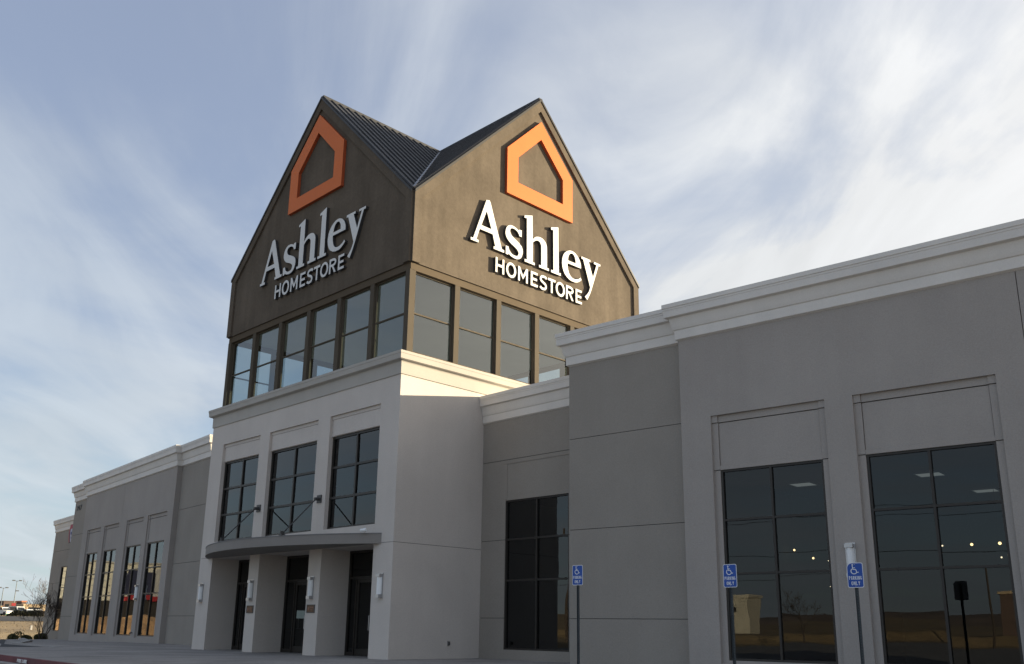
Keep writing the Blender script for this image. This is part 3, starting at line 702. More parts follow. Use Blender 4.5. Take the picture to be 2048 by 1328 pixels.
# ------------------------------------------------------------------ the two store signs
GLYPH = {"A": [[[20.18, 15.70, 1], [20.346, 15.735, 1], [20.404, 15.672, 1], [21.008, 14.052, 1], [21.128, 14.052, 1], [21.124, 13.915, 1], [20.572, 13.915, 1], [20.571, 14.045, 1], [20.646, 14.045, 1], [20.515, 14.448, 1], [19.911, 14.448, 1], [19.779, 14.045, 1], [19.876, 14.045, 1], [19.874, 13.915, 1], [19.472, 13.915, 1], [19.470, 14.045, 1], [19.586, 14.045, 1]], [[20.216, 15.243, 1], [20.443, 14.65, 1], [19.992, 14.65, 1]]],
"s": [[[21.831, 15.068, 1], [21.706, 15.117], [21.542, 15.148], [21.399, 15.131], [21.279, 15.067], [21.191, 14.952], [21.148, 14.798], [21.157, 14.676], [21.209, 14.57], [21.312, 14.464], [21.455, 14.386], [21.619, 14.321], [21.742, 14.259], [21.815, 14.189], [21.831, 14.131], [21.797, 14.059], [21.736, 14.024], [21.625, 14.013], [21.502, 14.037], [21.4, 14.105], [21.352, 14.206], [21.336, 14.267, 1], [21.17, 14.262, 1], [21.174, 13.912, 1], [21.314, 13.912, 1], [21.343, 13.956, 1], [21.424, 13.912], [21.566, 13.876], [21.709, 13.866], [21.831, 13.891], [21.953, 13.959], [22.034, 14.07], [22.077, 14.224], [22.07, 14.343], [22.028, 14.443], [21.923, 14.535], [21.756, 14.623], [21.591, 14.694], [21.468, 14.763], [21.415, 14.855], [21.418, 14.934], [21.463, 14.988], [21.544, 15.015], [21.667, 15.001], [21.771, 14.957], [21.834, 14.884], [21.866, 14.815, 1], [22.011, 14.815, 1], [22.013, 15.115, 1], [21.847, 15.105, 1]]],
"h": [[[22.118, 15.773, 1], [22.58, 15.915, 1], [22.592, 14.963, 1], [22.686, 15.067], [22.837, 15.142], [23.003, 15.165], [23.171, 15.132], [23.298, 15.038], [23.36, 14.911], [23.378, 14.751], [23.385, 14.048, 1], [23.487, 14.048, 1], [23.484, 13.912, 1], [22.917, 13.912, 1], [22.916, 14.046, 1], [23.033, 14.046, 1], [23.029, 14.745], [23.006, 14.862], [22.945, 14.937], [22.838, 14.952], [22.729, 14.907], [22.602, 14.799, 1], [22.607, 14.046, 1], [22.716, 14.046, 1], [22.714, 13.912, 1], [22.146, 13.912, 1], [22.144, 14.044, 1], [22.262, 14.044, 1], [22.244, 15.66, 1], [22.119, 15.645, 1]]],
"l": [[[23.57, 15.777, 1], [24.018, 15.92, 1], [24.042, 14.048, 1], [24.158, 14.048, 1], [24.153, 13.912, 1], [23.578, 13.912, 1], [23.577, 14.046, 1], [23.706, 14.046, 1], [23.694, 15.662, 1], [23.57, 15.648, 1]]],
"e": [[[25.336, 14.565, 1], [25.329, 14.723], [25.283, 14.856], [25.194, 14.993], [25.066, 15.1], [24.9, 15.166], [24.747, 15.173], [24.607, 15.138], [24.443, 15.042], [24.318, 14.921], [24.231, 14.75], [24.194, 14.56], [24.206, 14.385], [24.255, 14.222], [24.342, 14.087], [24.466, 13.985], [24.616, 13.915], [24.792, 13.882], [25.02, 13.896], [25.19, 13.97], [25.36, 14.10, 1], [25.30, 14.225, 1], [25.175, 14.129], [25.021, 14.07], [24.894, 14.052], [24.767, 14.078], [24.654, 14.161], [24.592, 14.286], [24.555, 14.418], [24.548, 14.56, 1]], [[24.563, 14.715, 1], [24.99, 14.72, 1], [24.975, 14.862], [24.912, 14.979], [24.835, 15.028], [24.746, 15.027], [24.657, 14.964], [24.594, 14.853]]],
"y": [[[25.338, 15.13, 1], [25.905, 15.13, 1], [25.905, 15.005, 1], [25.808, 15.005, 1], [26.039, 14.429, 1], [26.247, 15.0, 1], [26.09, 15.0, 1], [26.094, 15.125, 1], [26.528, 15.125, 1], [26.515, 14.998, 1], [26.401, 14.995, 1], [25.952, 13.85], [25.83, 13.595], [25.684, 13.345, 1], [25.516, 13.48, 1], [25.634, 13.594], [25.766, 13.749], [25.847, 13.944, 1], [25.44, 15.0, 1], [25.336, 15.0, 1]]]}
def inset(c, q):
    """pull an outline inwards by q (holes, wound the other way, grow)"""
    A = sum(a[0] * b[1] - b[0] * a[1] for a, b in zip(c, c[1:] + c[:1])); sg = 1 if A > 0 else -1
    o = []; n = len(c)
    for i in range(n):
        (x0, y0), (x1, y1), (x2, y2) = c[i - 1], c[i], c[(i + 1) % n]
        d1 = math.hypot(x1 - x0, y1 - y0) or 1e-6; d2 = math.hypot(x2 - x1, y2 - y1) or 1e-6
        n1_ = (-(y1 - y0) / d1 * sg, (x1 - x0) / d1 * sg); n2_ = (-(y2 - y1) / d2 * sg, (x2 - x1) / d2 * sg)
        bx, by = n1_[0] + n2_[0], n1_[1] + n2_[1]; k = bx * n1_[0] + by * n1_[1]
        k = q / max(k, 0.7); o.append((x1 + bx * k, y1 + by * k))
    return o
def ell(cx, cy, rx, ry, n=36): return [(cx + rx * math.cos(2 * math.pi * i / n), cy + ry * math.sin(2 * math.pi * i / n)) for i in range(n)]
def stroke(pts, w):
    """outline of one bent stroke"""
    Lf, Rt = [], []
    for i, p in enumerate(pts):
        a, b = pts[max(i - 1, 0)], pts[min(i + 1, len(pts) - 1)]
        dx, dy = b[0] - a[0], b[1] - a[1]; q = math.hypot(dx, dy); nx, ny = -dy / q * w / 2, dx / q * w / 2
        Lf.append((p[0] + nx, p[1] + ny)); Rt.append((p[0] - nx, p[1] - ny))
    return Lf + Rt[::-1]
def sans(ch, w, h, t):
    """plain sans capitals in a box w x h with stroke t: list of contour groups"""
    if ch == 'H': return [[(0, 0), (t, 0), (t, h / 2 - t / 2), (w - t, h / 2 - t / 2), (w - t, 0), (w, 0), (w, h), (w - t, h), (w - t, h / 2 + t / 2), (t, h / 2 + t / 2), (t, h), (0, h)]]
    if ch == 'O': return [ell(w / 2, h / 2, w / 2, h / 2 * 1.03), ell(w / 2, h / 2, w / 2 - t * 1.05, h / 2 * 1.03 - t)]
    if ch == 'M': return [[(0, 0), (t, 0), (t, h * 0.62), (w / 2, h * 0.18), (w - t, h * 0.62), (w - t, 0), (w, 0), (w, h), (w - t * 0.95, h), (w / 2, h * 0.44), (t * 0.95, h), (0, h)]]
    if ch == 'E': return [[(0, 0), (w, 0), (w, t), (t, t), (t, h / 2 - t / 2), (w * 0.9, h / 2 - t / 2), (w * 0.9, h / 2 + t / 2), (t, h / 2 + t / 2), (t, h - t), (w * 0.97, h - t), (w * 0.97, h), (0, h)]]
    if ch == 'F': return [[(0, 0), (t, 0), (t, h / 2 - t / 2), (w * 0.9, h / 2 - t / 2), (w * 0.9, h / 2 + t / 2), (t, h / 2 + t / 2), (t, h - t), (w, h - t), (w, h), (0, h)]]
    if ch == 'T': return [[(w / 2 - t / 2, 0), (w / 2 + t / 2, 0), (w / 2 + t / 2, h - t), (w, h - t), (w, h), (0, h), (0, h - t), (w / 2 - t / 2, h - t)]]
    if ch == 'L': return [[(0, 0), (w, 0), (w, t), (t, t), (t, h), (0, h)]]
    if ch == 'I': return [rect(w / 2 - t / 2, w / 2 + t / 2, 0, h)]
    if ch == 'N': return [[(0, 0), (t, 0), (t, h * 0.66), (w - t, 0), (w, 0), (w, h), (w - t, h), (w - t, h * 0.34), (t, h), (0, h)]]
    if ch == 'Y': return [[(w / 2 - t / 2, 0), (w / 2 + t / 2, 0), (w / 2 + t / 2, h * 0.42), (w, h), (w - t * 1.1, h), (w / 2, h * 0.6), (t * 1.1, h), (0, h), (w / 2 - t / 2, h * 0.42)]]
    if ch == 'A': return [[(0, 0), (t * 1.05, 0), (w * 0.27, h * 0.22), (w * 0.73, h * 0.22), (w - t * 1.05, 0), (w, 0), (w / 2 + t * 0.6, h), (w / 2 - t * 0.6, h)], [(w * 0.33, h * 0.22 + t * 0.9), (w / 2, h * 0.8), (w * 0.67, h * 0.22 + t * 0.9)]]
    if ch == 'K': return [[(0, 0), (t, 0), (t, h * 0.32), (t * 1.5, h * 0.42), (w - t * 1.15, 0), (w, 0), (t * 2.0, h * 0.57), (w * 0.98, h), (w - t * 1.25, h), (t, h * 0.50), (t, h), (0, h)]]
    rr = h * 0.28
    def bowl(inner):
        q = t if inner else 0; ry = rr - q; rx = w * 0.52 - q; cx = w * 0.48; cy = h - rr
        return [(cx + rx * math.sin(math.pi * i / 12), cy + ry * math.cos(math.pi * i / 12)) for i in range(13)]
    if ch in 'PR':
        o = [(0, 0), (0, h)] + bowl(False)
        o += [(t, h - 2 * rr), (t, 0)] if ch == 'P' else [(w * 0.62, h - 2 * rr + 0.004), (w, 0), (w - t * 1.15, 0), (w * 0.40, h - 2 * rr), (t, h - 2 * rr), (t, 0)]
        return [o, [(t, h - t)] + bowl(True) + [(t, h - 2 * rr + t)]]
    if ch == 'S':
        p = [(0.93, 0.83), (0.80, 0.92), (0.55, 0.965 - 0.03), (0.27, 0.89), (0.15, 0.74), (0.24, 0.60), (0.50, 0.515), (0.76, 0.42), (0.85, 0.27), (0.76, 0.12), (0.50, 0.065), (0.24, 0.09), (0.06, 0.20)]
        cc = smooth_contour([(*p[0], 1)] + p[1:-1] + [(*p[-1], 1)], 4)[:-1 - 0]
        cc = [q for q in cc][: (len(p) - 1) * 4 + 1] if len(cc) > (len(p) - 1) * 4 else cc
        return [stroke([(x * w, y * h) for x, y in cc], t)]
    if ch == 'G':
        p = [(w / 2 + (w / 2 - t / 2) * math.cos(R(a)), h / 2 + (h / 2 - t / 2) * math.sin(R(a))) for a in range(40, 341, 15)]
        return [stroke(p + [(w - t / 2, h * 0.46), (w * 0.55, h * 0.46)], t)]
HOMESTORE = [('H', 20.70, 21.13), ('O', 21.225, 21.735), ('M', 21.835, 22.34), ('E', 22.495, 22.865), ('S', 22.965, 23.372), ('T', 23.425, 23.836), ('O', 23.855, 24.37), ('R', 24.436, 24.868), ('E', 24.992, 25.358)]
def store_sign(fr, a_off, z_off, a_c, hz, label):
    """fr: wall frame; a_off maps sign coordinates to the frame; letters stand proud of the wall"""
    t = thing('store_sign', fr(a_c, 16.0 + z_off, 0.03), label, 'sign', 'store signs on the tower gables')
    d0, d1 = 0.020, 0.145
    def place(name, contours, fm, smd, dd1=d1):
        bm = newbm(); plate(bm, fr, [[(x + a_off, z + z_off) for x, z in c] for c in contours], d0, dd1, sidemat=1)
        return link(name, bm, None, t, mats=[fm, smd])
    for ch in 'Ashley': place('serif_letter', [inset(smooth_contour(c), 0.017 * (-1 if k else 1)) for k, c in enumerate(GLYPH[ch])], M['white'], M['whiteside'])
    for ch, x0, x1 in HOMESTORE:
        place('sans_letter', [[(x + x0, z + 13.095) for x, z in c] for c in sans(ch, x1 - x0, 0.565, 0.093)], M['white'], M['whiteside'])
    cy = 23.02
    o = [(-1.815, hz[0]), (1.815, hz[0]), (1.815, hz[1]), (0, hz[2]), (-1.815, hz[1])]
    i_ = [(-1.245, hz[3]), (1.245, hz[3]), (1.245, hz[4]), (0, hz[5]), (-1.245, hz[4])]
    bm = newbm(); plate(bm, fr, [[(x + cy + a_off, z) for x, z in c] for c in (o, i_)], d0, d1, sidemat=1)
    link('house_outline', bm, None, t, mats=[M['orange'], M['orangeside']])
    return t
store_sign(SIDES[1], -TY, 0.0, 0.0, (16.36, 18.20, 20.03, 16.96, 18.00, 19.26), 'sunlit white Ashley HOMESTORE lettering under orange house outline on the brown gable')
store_sign(SIDES[0], -50.95 - TX, 0.055, 0.0, (16.55, 18.42, 20.22, 17.08, 18.16, 19.44), 'shaded white Ashley HOMESTORE lettering under dull orange house outline on the dark gable')

# ------------------------------------------------------------------ wall lamps, plaques and small fittings
def wall_lamp(fr, a, z0, z1, label, w=0.085):
    t = thing('wall_lamp', fr(a, z0, 0), label, 'wall lamp', 'long white wall lamps on the facade')
    B('back_plate', lambda bm: fbox(bm, fr, a - w - 0.03, a + w + 0.03, z0 - 0.02, z1 + 0.03, 0.001, 0.02), M['steel'], t)
    def dif(bm):
        n = 8; pts = [(a + w * math.cos(math.pi * i / n), 0.021 + 0.11 * math.sin(math.pi * i / n)) for i in range(n + 1)]
        lo = [bm.verts.new(fr(x, z0 + 0.10, d)) for x, d in pts]; hi = [bm.verts.new(fr(x, z1 - 0.09, d)) for x, d in pts]
        for i in range(n): bm.faces.new([lo[i], lo[i + 1], hi[i + 1], hi[i]])
        bm.faces.new(lo[::-1]); bm.faces.new(hi); bm.faces.new([lo[-1], lo[0], hi[0], hi[-1]])
    B('diffuser', dif, M['diffuser'], t)
    for b0, b1 in ((z0, z0 + 0.098), (z1 - 0.088, z1)):
        B('end_cap', lambda bm: fbox(bm, fr, a - w - 0.008, a + w + 0.008, b0, b1, 0.021, 0.14), M['steel'], t)
    return t
wall_lamp(E_FRONT, -22.40, 1.74, 2.44, 'white wall lamp on the broad pier at the right corner of the entrance')
wall_lamp(E_FRONT, -26.09, 1.75, 2.45, 'white wall lamp above the plaque beside the middle doorway')
wall_lamp(E_FRONT, -29.93, 1.74, 2.44, 'dim wall lamp above the plaque on the pier nearer the left doorway')
wall_lamp(E_FRONT, -33.66, 1.72, 2.40, 'white wall lamp on the leftmost entrance pier')
wall_lamp(RB, -7.43, 2.12, 2.86, 'white wall lamp behind the parking sign, between the two big showroom windows')
wall_lamp(LB, -48.97, 2.05, 2.80, 'wall lamp on the left wing between its two right hand windows')
for a, lab in ((-26.05, 'small square bronze plaque on the pier beside the middle doorway'), (-29.91, 'small square bronze plaque on the pier beside the left doorway')):
    p = thing('plaque', (a, YE - 0.002, 1.44), lab, 'plaque', 'bronze plaques on the entrance piers')
    B('plate', lambda bm: fbox(bm, E_FRONT, a - 0.21, a + 0.21, 1.33, 1.56, 0.001, 0.018), M['bronze'], p)
    B('border', lambda bm: plate(bm, E_FRONT, [rect(a - 0.225, a + 0.225, 1.315, 1.575), rect(a - 0.205, a + 0.205, 1.335, 1.555)], 0.001, 0.025), M['darksteel'], p)
    B('raised_mark', lambda bm: (fbox(bm, E_FRONT, a - 0.16, a - 0.08, 1.40, 1.50, 0.0185, 0.024), fbox(bm, E_FRONT, a - 0.02, a + 0.15, 1.475, 1.50, 0.0185, 0.024), fbox(bm, E_FRONT, a - 0.02, a + 0.12, 1.415, 1.43, 0.0185, 0.024)), M['copper'], p)
cmr = thing('floodlight', (-22.85, YE - 0.42, 3.665), 'small white floodlight on the right end of the entrance canopy', 'light')
B('base', lambda bm: tube(bm, [(-22.85, YE - 0.40, 3.651), (-22.85, YE - 0.40, 3.70)], 0.03, 8), M['steel'], cmr)
B('head', lambda bm: tube(bm, [(-22.93, YE - 0.46, 3.72), (-22.77, YE - 0.36, 3.74)], [0.05, 0.06], 8), M['diffuser'], cmr)
ob = thing('wall_outlet', E_SIDE(19.07, 0.40, 0), 'small grey outlet box low on the entrance side wall', 'outlet box')
B('box', lambda bm: fbox(bm, E_SIDE, 19.03, 19.11, 0.39, 0.52, 0.001, 0.04), M['steel'], ob)
B('cover', lambda bm: fbox(bm, E_SIDE, 19.035, 19.105, 0.40, 0.49, 0.041, 0.05), M['darksteel'], ob)
kn = thing('hose_bib', LB(-49.0, 0.42, 0), 'small dark tap low on the left wing wall', 'tap')
B('body', lambda bm: tube(bm, [LB(-49.0, 0.45, 0.001), LB(-49.0, 0.45, 0.09), LB(-49.0, 0.38, 0.12)], 0.03, 6), M['darksteel'], kn)
# street number on the far pier of the left wing
num = thing('street_number', LL(-63.1, 8.03, 0), 'black street number high on the left end of the left wing', 'number')
for ch_i, a in enumerate((-63.62, -63.22, -62.82)):
    w, h, t_ = 0.30, 0.33, 0.085
    shp = [[(0, h - t_), (w - t_, h - t_), (w * 0.2, 0), (w * 0.2 + t_ * 1.1, 0), (w, h - t_), (w, h), (0, h)], ] if ch_i != 1 else [ell(w / 2, h / 2, w / 2, h / 2, 20), ell(w / 2, h / 2, w / 2 - t_, h / 2 - t_, 20)]
    B('digit', lambda bm: plate(bm, LL, [[(x + a, z + 7.87) for x, z in c] for c in shp], 0.001, 0.03), M['digits'], num)
# banner on the end of the left wing
bn = thing('banner', LL(-64.6, 5.85, 0), 'faded red and white banner hung from the end of the left wing', 'banner')
BF = Fr(nL * 16.05, uL, -nL)
def cloth(bm, a0, a1, b0, b1, dd):
    n = 8
    for k in range(n):
        z0, z1 = b0 + (b1 - b0) * k / n, b0 + (b1 - b0) * (k + 1) / n
        w = lambda z: 0.04 * math.sin(z * 3.1)
        quadbox(bm, [BF(a0, z0, w(z0) + dd), BF(a1, z0, w(z0) + dd + .03), BF(a1, z0, w(z0) + dd + .04), BF(a0, z0, w(z0) + dd + .01), BF(a0, z1, w(z1) + dd), BF(a1, z1, w(z1) + dd + .03), BF(a1, z1, w(z1) + dd + .04), BF(a0, z1, w(z1) + dd + .01)])
B('cloth', lambda bm: cloth(bm, -65.22, -64.22, 5.95, 7.12, 0), M['bannerwhite'], bn)
B('red_print', lambda bm: (cloth(bm, -65.22, -64.22, 6.83, 7.12, 0.012), cloth(bm, -65.22, -64.95, 5.97, 6.82, 0.012)), M['bannerred'], bn)
B('blue_print', lambda bm: (cloth(bm, -64.8, -64.5, 6.45, 6.62, 0.012), cloth(bm, -64.72, -64.42, 6.18, 6.30, 0.012)), M['bannerblue'], bn)
B('bracket', lambda bm: (tube(bm, [BF(-64.04, 7.12, 0.0), BF(-65.25, 7.12, 0.0)], 0.02, 6), tube(bm, [BF(-64.04, 5.95, 0.0), BF(-65.25, 5.95, 0.0)], 0.02, 6)), M['darksteel'], bn)

# ------------------------------------------------------------------ lights inside the showroom
for x, y, lab in ((-9.2, 24.8, 'pale ceiling light panel behind the upper panes of the right hand showroom window'), (-9.1, 28.7, 'smaller looking pale ceiling panel deeper inside behind the right hand showroom window'), (-12.55, 24.25, 'pale ceiling light panel behind the upper right pane of the left showroom window'), (-16.05, 27.4, 'pale ceiling light panel behind the upper left pane of the left showroom window')):
    zt = 5.045
    PF = Fr((x, y, 0), uR, -nR)
    t = thing('ceiling_panel', (x, y, zt), lab, 'ceiling light', 'ceiling light panels inside the showroom')
    B('diffuser', lambda bm: fbox(bm, PF, -0.30, 0.30, zt - 0.02, zt - 0.006, -0.30, 0.30), M['panel'], t)
    B('frame', lambda bm: [fbox(bm, PF, *q) for q in ((-0.34, -0.301, zt - 0.03, zt - 0.004, -0.34, 0.34), (0.301, 0.34, zt - 0.03, zt - 0.004, -0.34, 0.34), (-0.30, 0.30, zt - 0.03, zt - 0.004, -0.34, -0.301), (-0.30, 0.30, zt - 0.03, zt - 0.004, 0.301, 0.34))], M['steel'], t)
LEFTW, RIGHTW = 'left big showroom window', 'right big showroom window'
for x, y, z, r, dim, lab in (
    (-14.88, 25.23, 3.3, .050, 0, 'bright warm bulb alone behind the middle left pane, ' + LEFTW), (-13.55, 25.35, 3.29, .043, 0, 'bright bulb highest behind the middle right pane, ' + LEFTW),
    (-12.99, 25.4, 3.03, .043, 0, 'bright bulb below and right of the highest, middle right pane, ' + LEFTW), (-13.88, 25.32, 2.79, .028, 1, 'small bulb just above the lower bar, ' + LEFTW),
    (-13.97, 25.31, 2.48, .028, 1, 'small bulb just below the lower bar, ' + LEFTW), (-12.54, 25.44, 2.94, .024, 1, 'tiny bulb at the right edge of the middle pane, ' + LEFTW),
    (-12.54, 25.44, 2.21, .022, 1, 'tiny bulb at the right edge of the bottom pane, ' + LEFTW), (-15.36, 25.18, 2.72, .024, 1, 'tiny bulb just right of the parking sign, ' + LEFTW),
    (-9.42, 25.74, 3.23, .030, 1, 'small bulb beside the central upright bar, ' + RIGHTW), (-8.69, 25.8, 3.23, .050, 0, 'bright bulb halfway across the middle right pane, ' + RIGHTW),
    (-8.02, 25.87, 3.23, .055, 0, 'brightest bulb near the right edge, ' + RIGHTW), (-8.02, 25.87, 2.87, .030, 1, 'small bulb directly below the brightest one, ' + RIGHTW),
    (-7.86, 25.88, 2.92, .020, 1, 'tiny bulb against the right frame below the brightest one, ' + RIGHTW)):
    t = thing('pendant_lamp', (x, y, z), lab, 'pendant lamp', 'pendant lamps inside the showroom')
    B('bulb', lambda bm: ball(bm, (x, y, z), r * 0.72, 10, 6), M['bulbdim' if dim else 'bulb'], t, smooth=True)
    B('cord', lambda bm: tube(bm, [(x, y, z + r * 0.8), (x, y, 5.05)], 0.006, 4), M['darksteel'], t)
tl = thing('table_lamp', (-31.2, 19.6, 0.78), 'white shaded table lamp glimpsed through the glass of the middle doorway', 'table lamp')
B('shade', lambda bm: tube(bm, [(-31.2, 19.6, 1.18), (-31.2, 19.6, 1.47)], [0.25, 0.22], 16), M['lampshade'], tl)
B('stem', lambda bm: tube(bm, [(-31.2, 19.6, 0.80), (-31.2, 19.6, 1.18)], 0.02, 8), M['steel'], tl)
B('base', lambda bm: tube(bm, [(-31.2, 19.6, 0.78), (-31.2, 19.6, 0.81)], 0.1, 12), M['steel'], tl)
tb = thing('console_table', (-31.2, 19.6, 0), 'dark console table carrying the lamp inside the middle doorway', 'table')
B('tabletop', lambda bm: box(bm, -31.9, -30.5, 19.35, 19.85, 0.72, 0.775), M['bark'], tb)
for a, b in ((-31.85, 19.4), (-30.6, 19.4), (-31.85, 19.75), (-30.6, 19.75)): B('leg', lambda bm: box(bm, a, a + .05, b, b + .05, 0.005, 0.719), M['bark'], tb)

# ------------------------------------------------------------------ accessible parking signs
def rounded(w, h, r, r_tl=None):
    o = []
    for cx, cy, a0, q in ((w / 2, -h / 2, -90, r), (w / 2, h / 2, 0, r), (-w / 2, h / 2, 90, r_tl or r), (-w / 2, -h / 2, 180, r)):
        sx, sy = (1 if cx > 0 else -1), (1 if cy > 0 else -1)
        for k in range(7):
            a = R(a0 + 15 * k); o.append((cx - sx * q + q * math.cos(a), cy - sy * q + q * math.sin(a)))
    return o
def parking_sign(x, y, ztop, rz, label, r_tl=None, lean=0.0):
    t = thing('parking_sign', (x, y, 0), label, 'parking sign', 'accessible parking signs along the kerb')
    w, h = 0.305, 0.457
    U = Vector((math.cos(rz), math.sin(rz), 0)); Nn = Vector((math.sin(rz), -math.cos(rz), 0))
    fr = Fr((x, y, ztop - h / 2), U, Nn)
    B('post', lambda bm: (plate(bm, Fr((x, y, 0), U, Nn), [rect(-0.028, 0.028, -0.05, ztop - 0.06)], -0.034, -0.030), plate(bm, Fr((x, y, 0), U, Nn), [rect(-0.030, -0.0255, -0.05, ztop - 0.06)], -0.0299, -0.006), plate(bm, Fr((x, y, 0), U, Nn), [rect(0.0255, 0.030, -0.05, ztop - 0.06)], -0.0299, -0.006)), M['galv'], t)
    def holes(bm):
        z = 0.3
        while z < ztop - 0.5: fbox(bm, Fr((x, y, 0), U, Nn), -0.007, 0.007, z, z + 0.014, -0.0299, -0.0285); z += 0.0508
    B('post_hole', holes, M['digits'], t)['kind'] = 'stuff'
    B('plate', lambda bm: plate(bm, fr, [rounded(w, h, 0.035, r_tl)], -0.004, 0.0), M['signwhite'], t)
    B('blue_field', lambda bm: plate(bm, fr, [rounded(w - 0.022, h - 0.022, 0.028, (r_tl - 0.011) if r_tl else None)], 0.0008, 0.0018), M['blue'], t)
    def sym(bm):      # wheelchair symbol from strokes
        d0, d1 = 0.0022, 0.0032
        sx, sy = -0.012, 0.105
        S = lambda pts, t_: plate(bm, fr, [stroke([(p[0] + sx, p[1] + sy) for p in pts], t_)], d0, d1)
        plate(bm, fr, [ell(-0.028 + sx, 0.083 + sy, 0.015, 0.015, 16)], d0, d1)
        S([(-0.030, 0.064), (-0.022, 0.000), (0.030, -0.002), (0.052, -0.058), (0.082, -0.050)], 0.017)
        fr2 = fr.off(0.0006)
        plate(bm, fr2, [stroke([(p[0] + sx, p[1] + sy) for p in [(-0.026, 0.030), (0.020, 0.028)]], 0.013)], d0, d1)
        arcp = [(0.0 + 0.056 * math.cos(R(a)), -0.030 + 0.052 * math.sin(R(a))) for a in range(128, 351, 12)]
        plate(bm, fr.off(0.0012), [stroke([(p[0] + sx - 0.004, p[1] + sy) for p in arcp], 0.015)], d0, d1)
    B('wheelchair_symbol', sym, M['signwhite'], t)
    for word, zb, hh, cw, gap in (('PARKING', -0.083, 0.066, 0.030, 0.0085), ('ONLY', -0.182, 0.068, 0.034, 0.0095)):
        tot = len(word) * cw + (len(word) - 1) * gap - (0.018 if 'I' in word else 0); xx = -tot / 2
        for ch in word:
            cwi = cw if ch != 'I' else 0.012
            B('letter', lambda bm: plate(bm, fr, [[(px_ + xx, pz + zb) for px_, pz in c] for c in sans(ch, cwi, hh, 0.0095)], 0.0022, 0.0032), M['signwhite'], t)
            xx += cwi + gap
    for zz in (h / 2 - 0.03, -h / 2 + 0.03): B('bolt', lambda bm: tube(bm, [fr(0, zz, -0.03), fr(0, zz, 0.006)], 0.007, 6), M['steel'], t)
    return t
parking_sign(-14.23, 16.32, 2.365, R(3), 'blue accessible parking sign on thin post in front of the dark recessed window wall')
parking_sign(-10.14, 16.28, 2.23, R(2), 'blue square cornered parking sign in front of the left edge of a showroom window')
parking_sign(-7.76, 16.76, 2.195, R(3), 'blue parking sign with its upper left corner bent round, hiding a wall lamp', r_tl=0.10)

# kerb lettering
KF = Fr((0, 8.41 + 0.066 * -25.46, 0), (1, -0.066, 0), (-0.066, -1, 0))
kx = -27.0
kl = thing('kerb_lettering', (-26.4, kerb_y(-26.4), -0.12), 'faded white FIRE LANE lettering stencilled on the red kerb', 'lettering')
for word in ('FIRE', 'LANE'):
    for ch in word:
        cw = 0.085 if ch != 'I' else 0.03
        def lf(bm):
            for c in [sans(ch, cw, 0.085, 0.02)]:
                plate(bm, KF, [[(px_ + kx, pz - 0.12) for px_, pz in q] for q in c], 0.008, 0.0205)
        B('letter', lf, M['signwhite'], kl); kx += cw + 0.03
    kx += 0.08

# ------------------------------------------------------------------ vegetation
def bare_tree(name, loc, h, stems, label, group, seed, mtrunk, mtwig, spread=0.5, depth=5, thick=0.05, upb=0.25, rmin=0.009):
    rnd = random.Random(seed); t = thing(name, loc, label, 'tree', group)
    bt, bl, bw = newbm(), newbm(), newbm()
    def grow(p, d, ln, r, lev):
        n = 3; pts = [p]; rs = [r]
        for i in range(n):
            d = (d + Vector((rnd.gauss(0, .13), rnd.gauss(0, .13), rnd.gauss(0.04, .08)))).normalized()
            p = p + d * ln / n; pts.append(p); rs.append(max(rmin, r * (1 - 0.28 * (i + 1) / n)))
        tube(bt if lev == 0 else (bl if lev <= 2 else bw), pts, rs, 6 if lev < 2 else (4 if lev < 3 else 3), cap=False)
        if lev >= depth: return
        k = 3 if lev < 2 else 2
        for i in range(k):
            a = rnd.uniform(0, 2 * math.pi); q = d.cross(Vector((math.cos(a), math.sin(a), 0.3))).normalized()
            nd = (d * (1 - spread * 0.5) + q * spread * rnd.uniform(0.6, 1.2) + Vector((0, 0, upb))).normalized()
            at = pts[-1] if i == 0 else pts[rnd.choice((2, 3))]
            grow(at, nd, ln * rnd.uniform(0.64, 0.92), rs[-1] * rnd.uniform(0.55, 0.72), lev + 1)
    for s in range(stems):
        a = 2 * math.pi * s / max(stems, 1) + rnd.uniform(-.4, .4)
        off = Vector((math.cos(a), math.sin(a), 0)) * (0.12 if stems > 1 else 0)
        d = (Vector((math.cos(a), math.sin(a), 0)) * (0.22 if stems > 1 else 0.02) + Vector((0, 0, 1))).normalized()
        grow(Vector(loc) + off + Vector((0, 0, -0.05)), d, h * 0.30, thick, 0)
    link('trunk', bt, mtrunk, t); link('limbs', bl, mtrunk, t); link('twigs', bw, mtwig, t)
    return t
def gzz(x, y): return gz(x, y)
bare_tree('bare_tree', (-69.3, 23.2, gzz(-69.3, 23.2)), 3.1, 5, 'dark leafless multi stemmed tree beside the left end of the store', 'bare trees', 3, M['bark'], M['bark'], 0.60, 6, 0.042, upb=0.30, rmin=0.0075)
bare_tree('bare_tree', (-93, 31.6, gzz(-93, 31.6)), 6.0, 2, 'taller pale leafless tree behind the dark bare tree', 'bare trees', 11, M['bark'], M['twig'], 0.5, 6, 0.07)
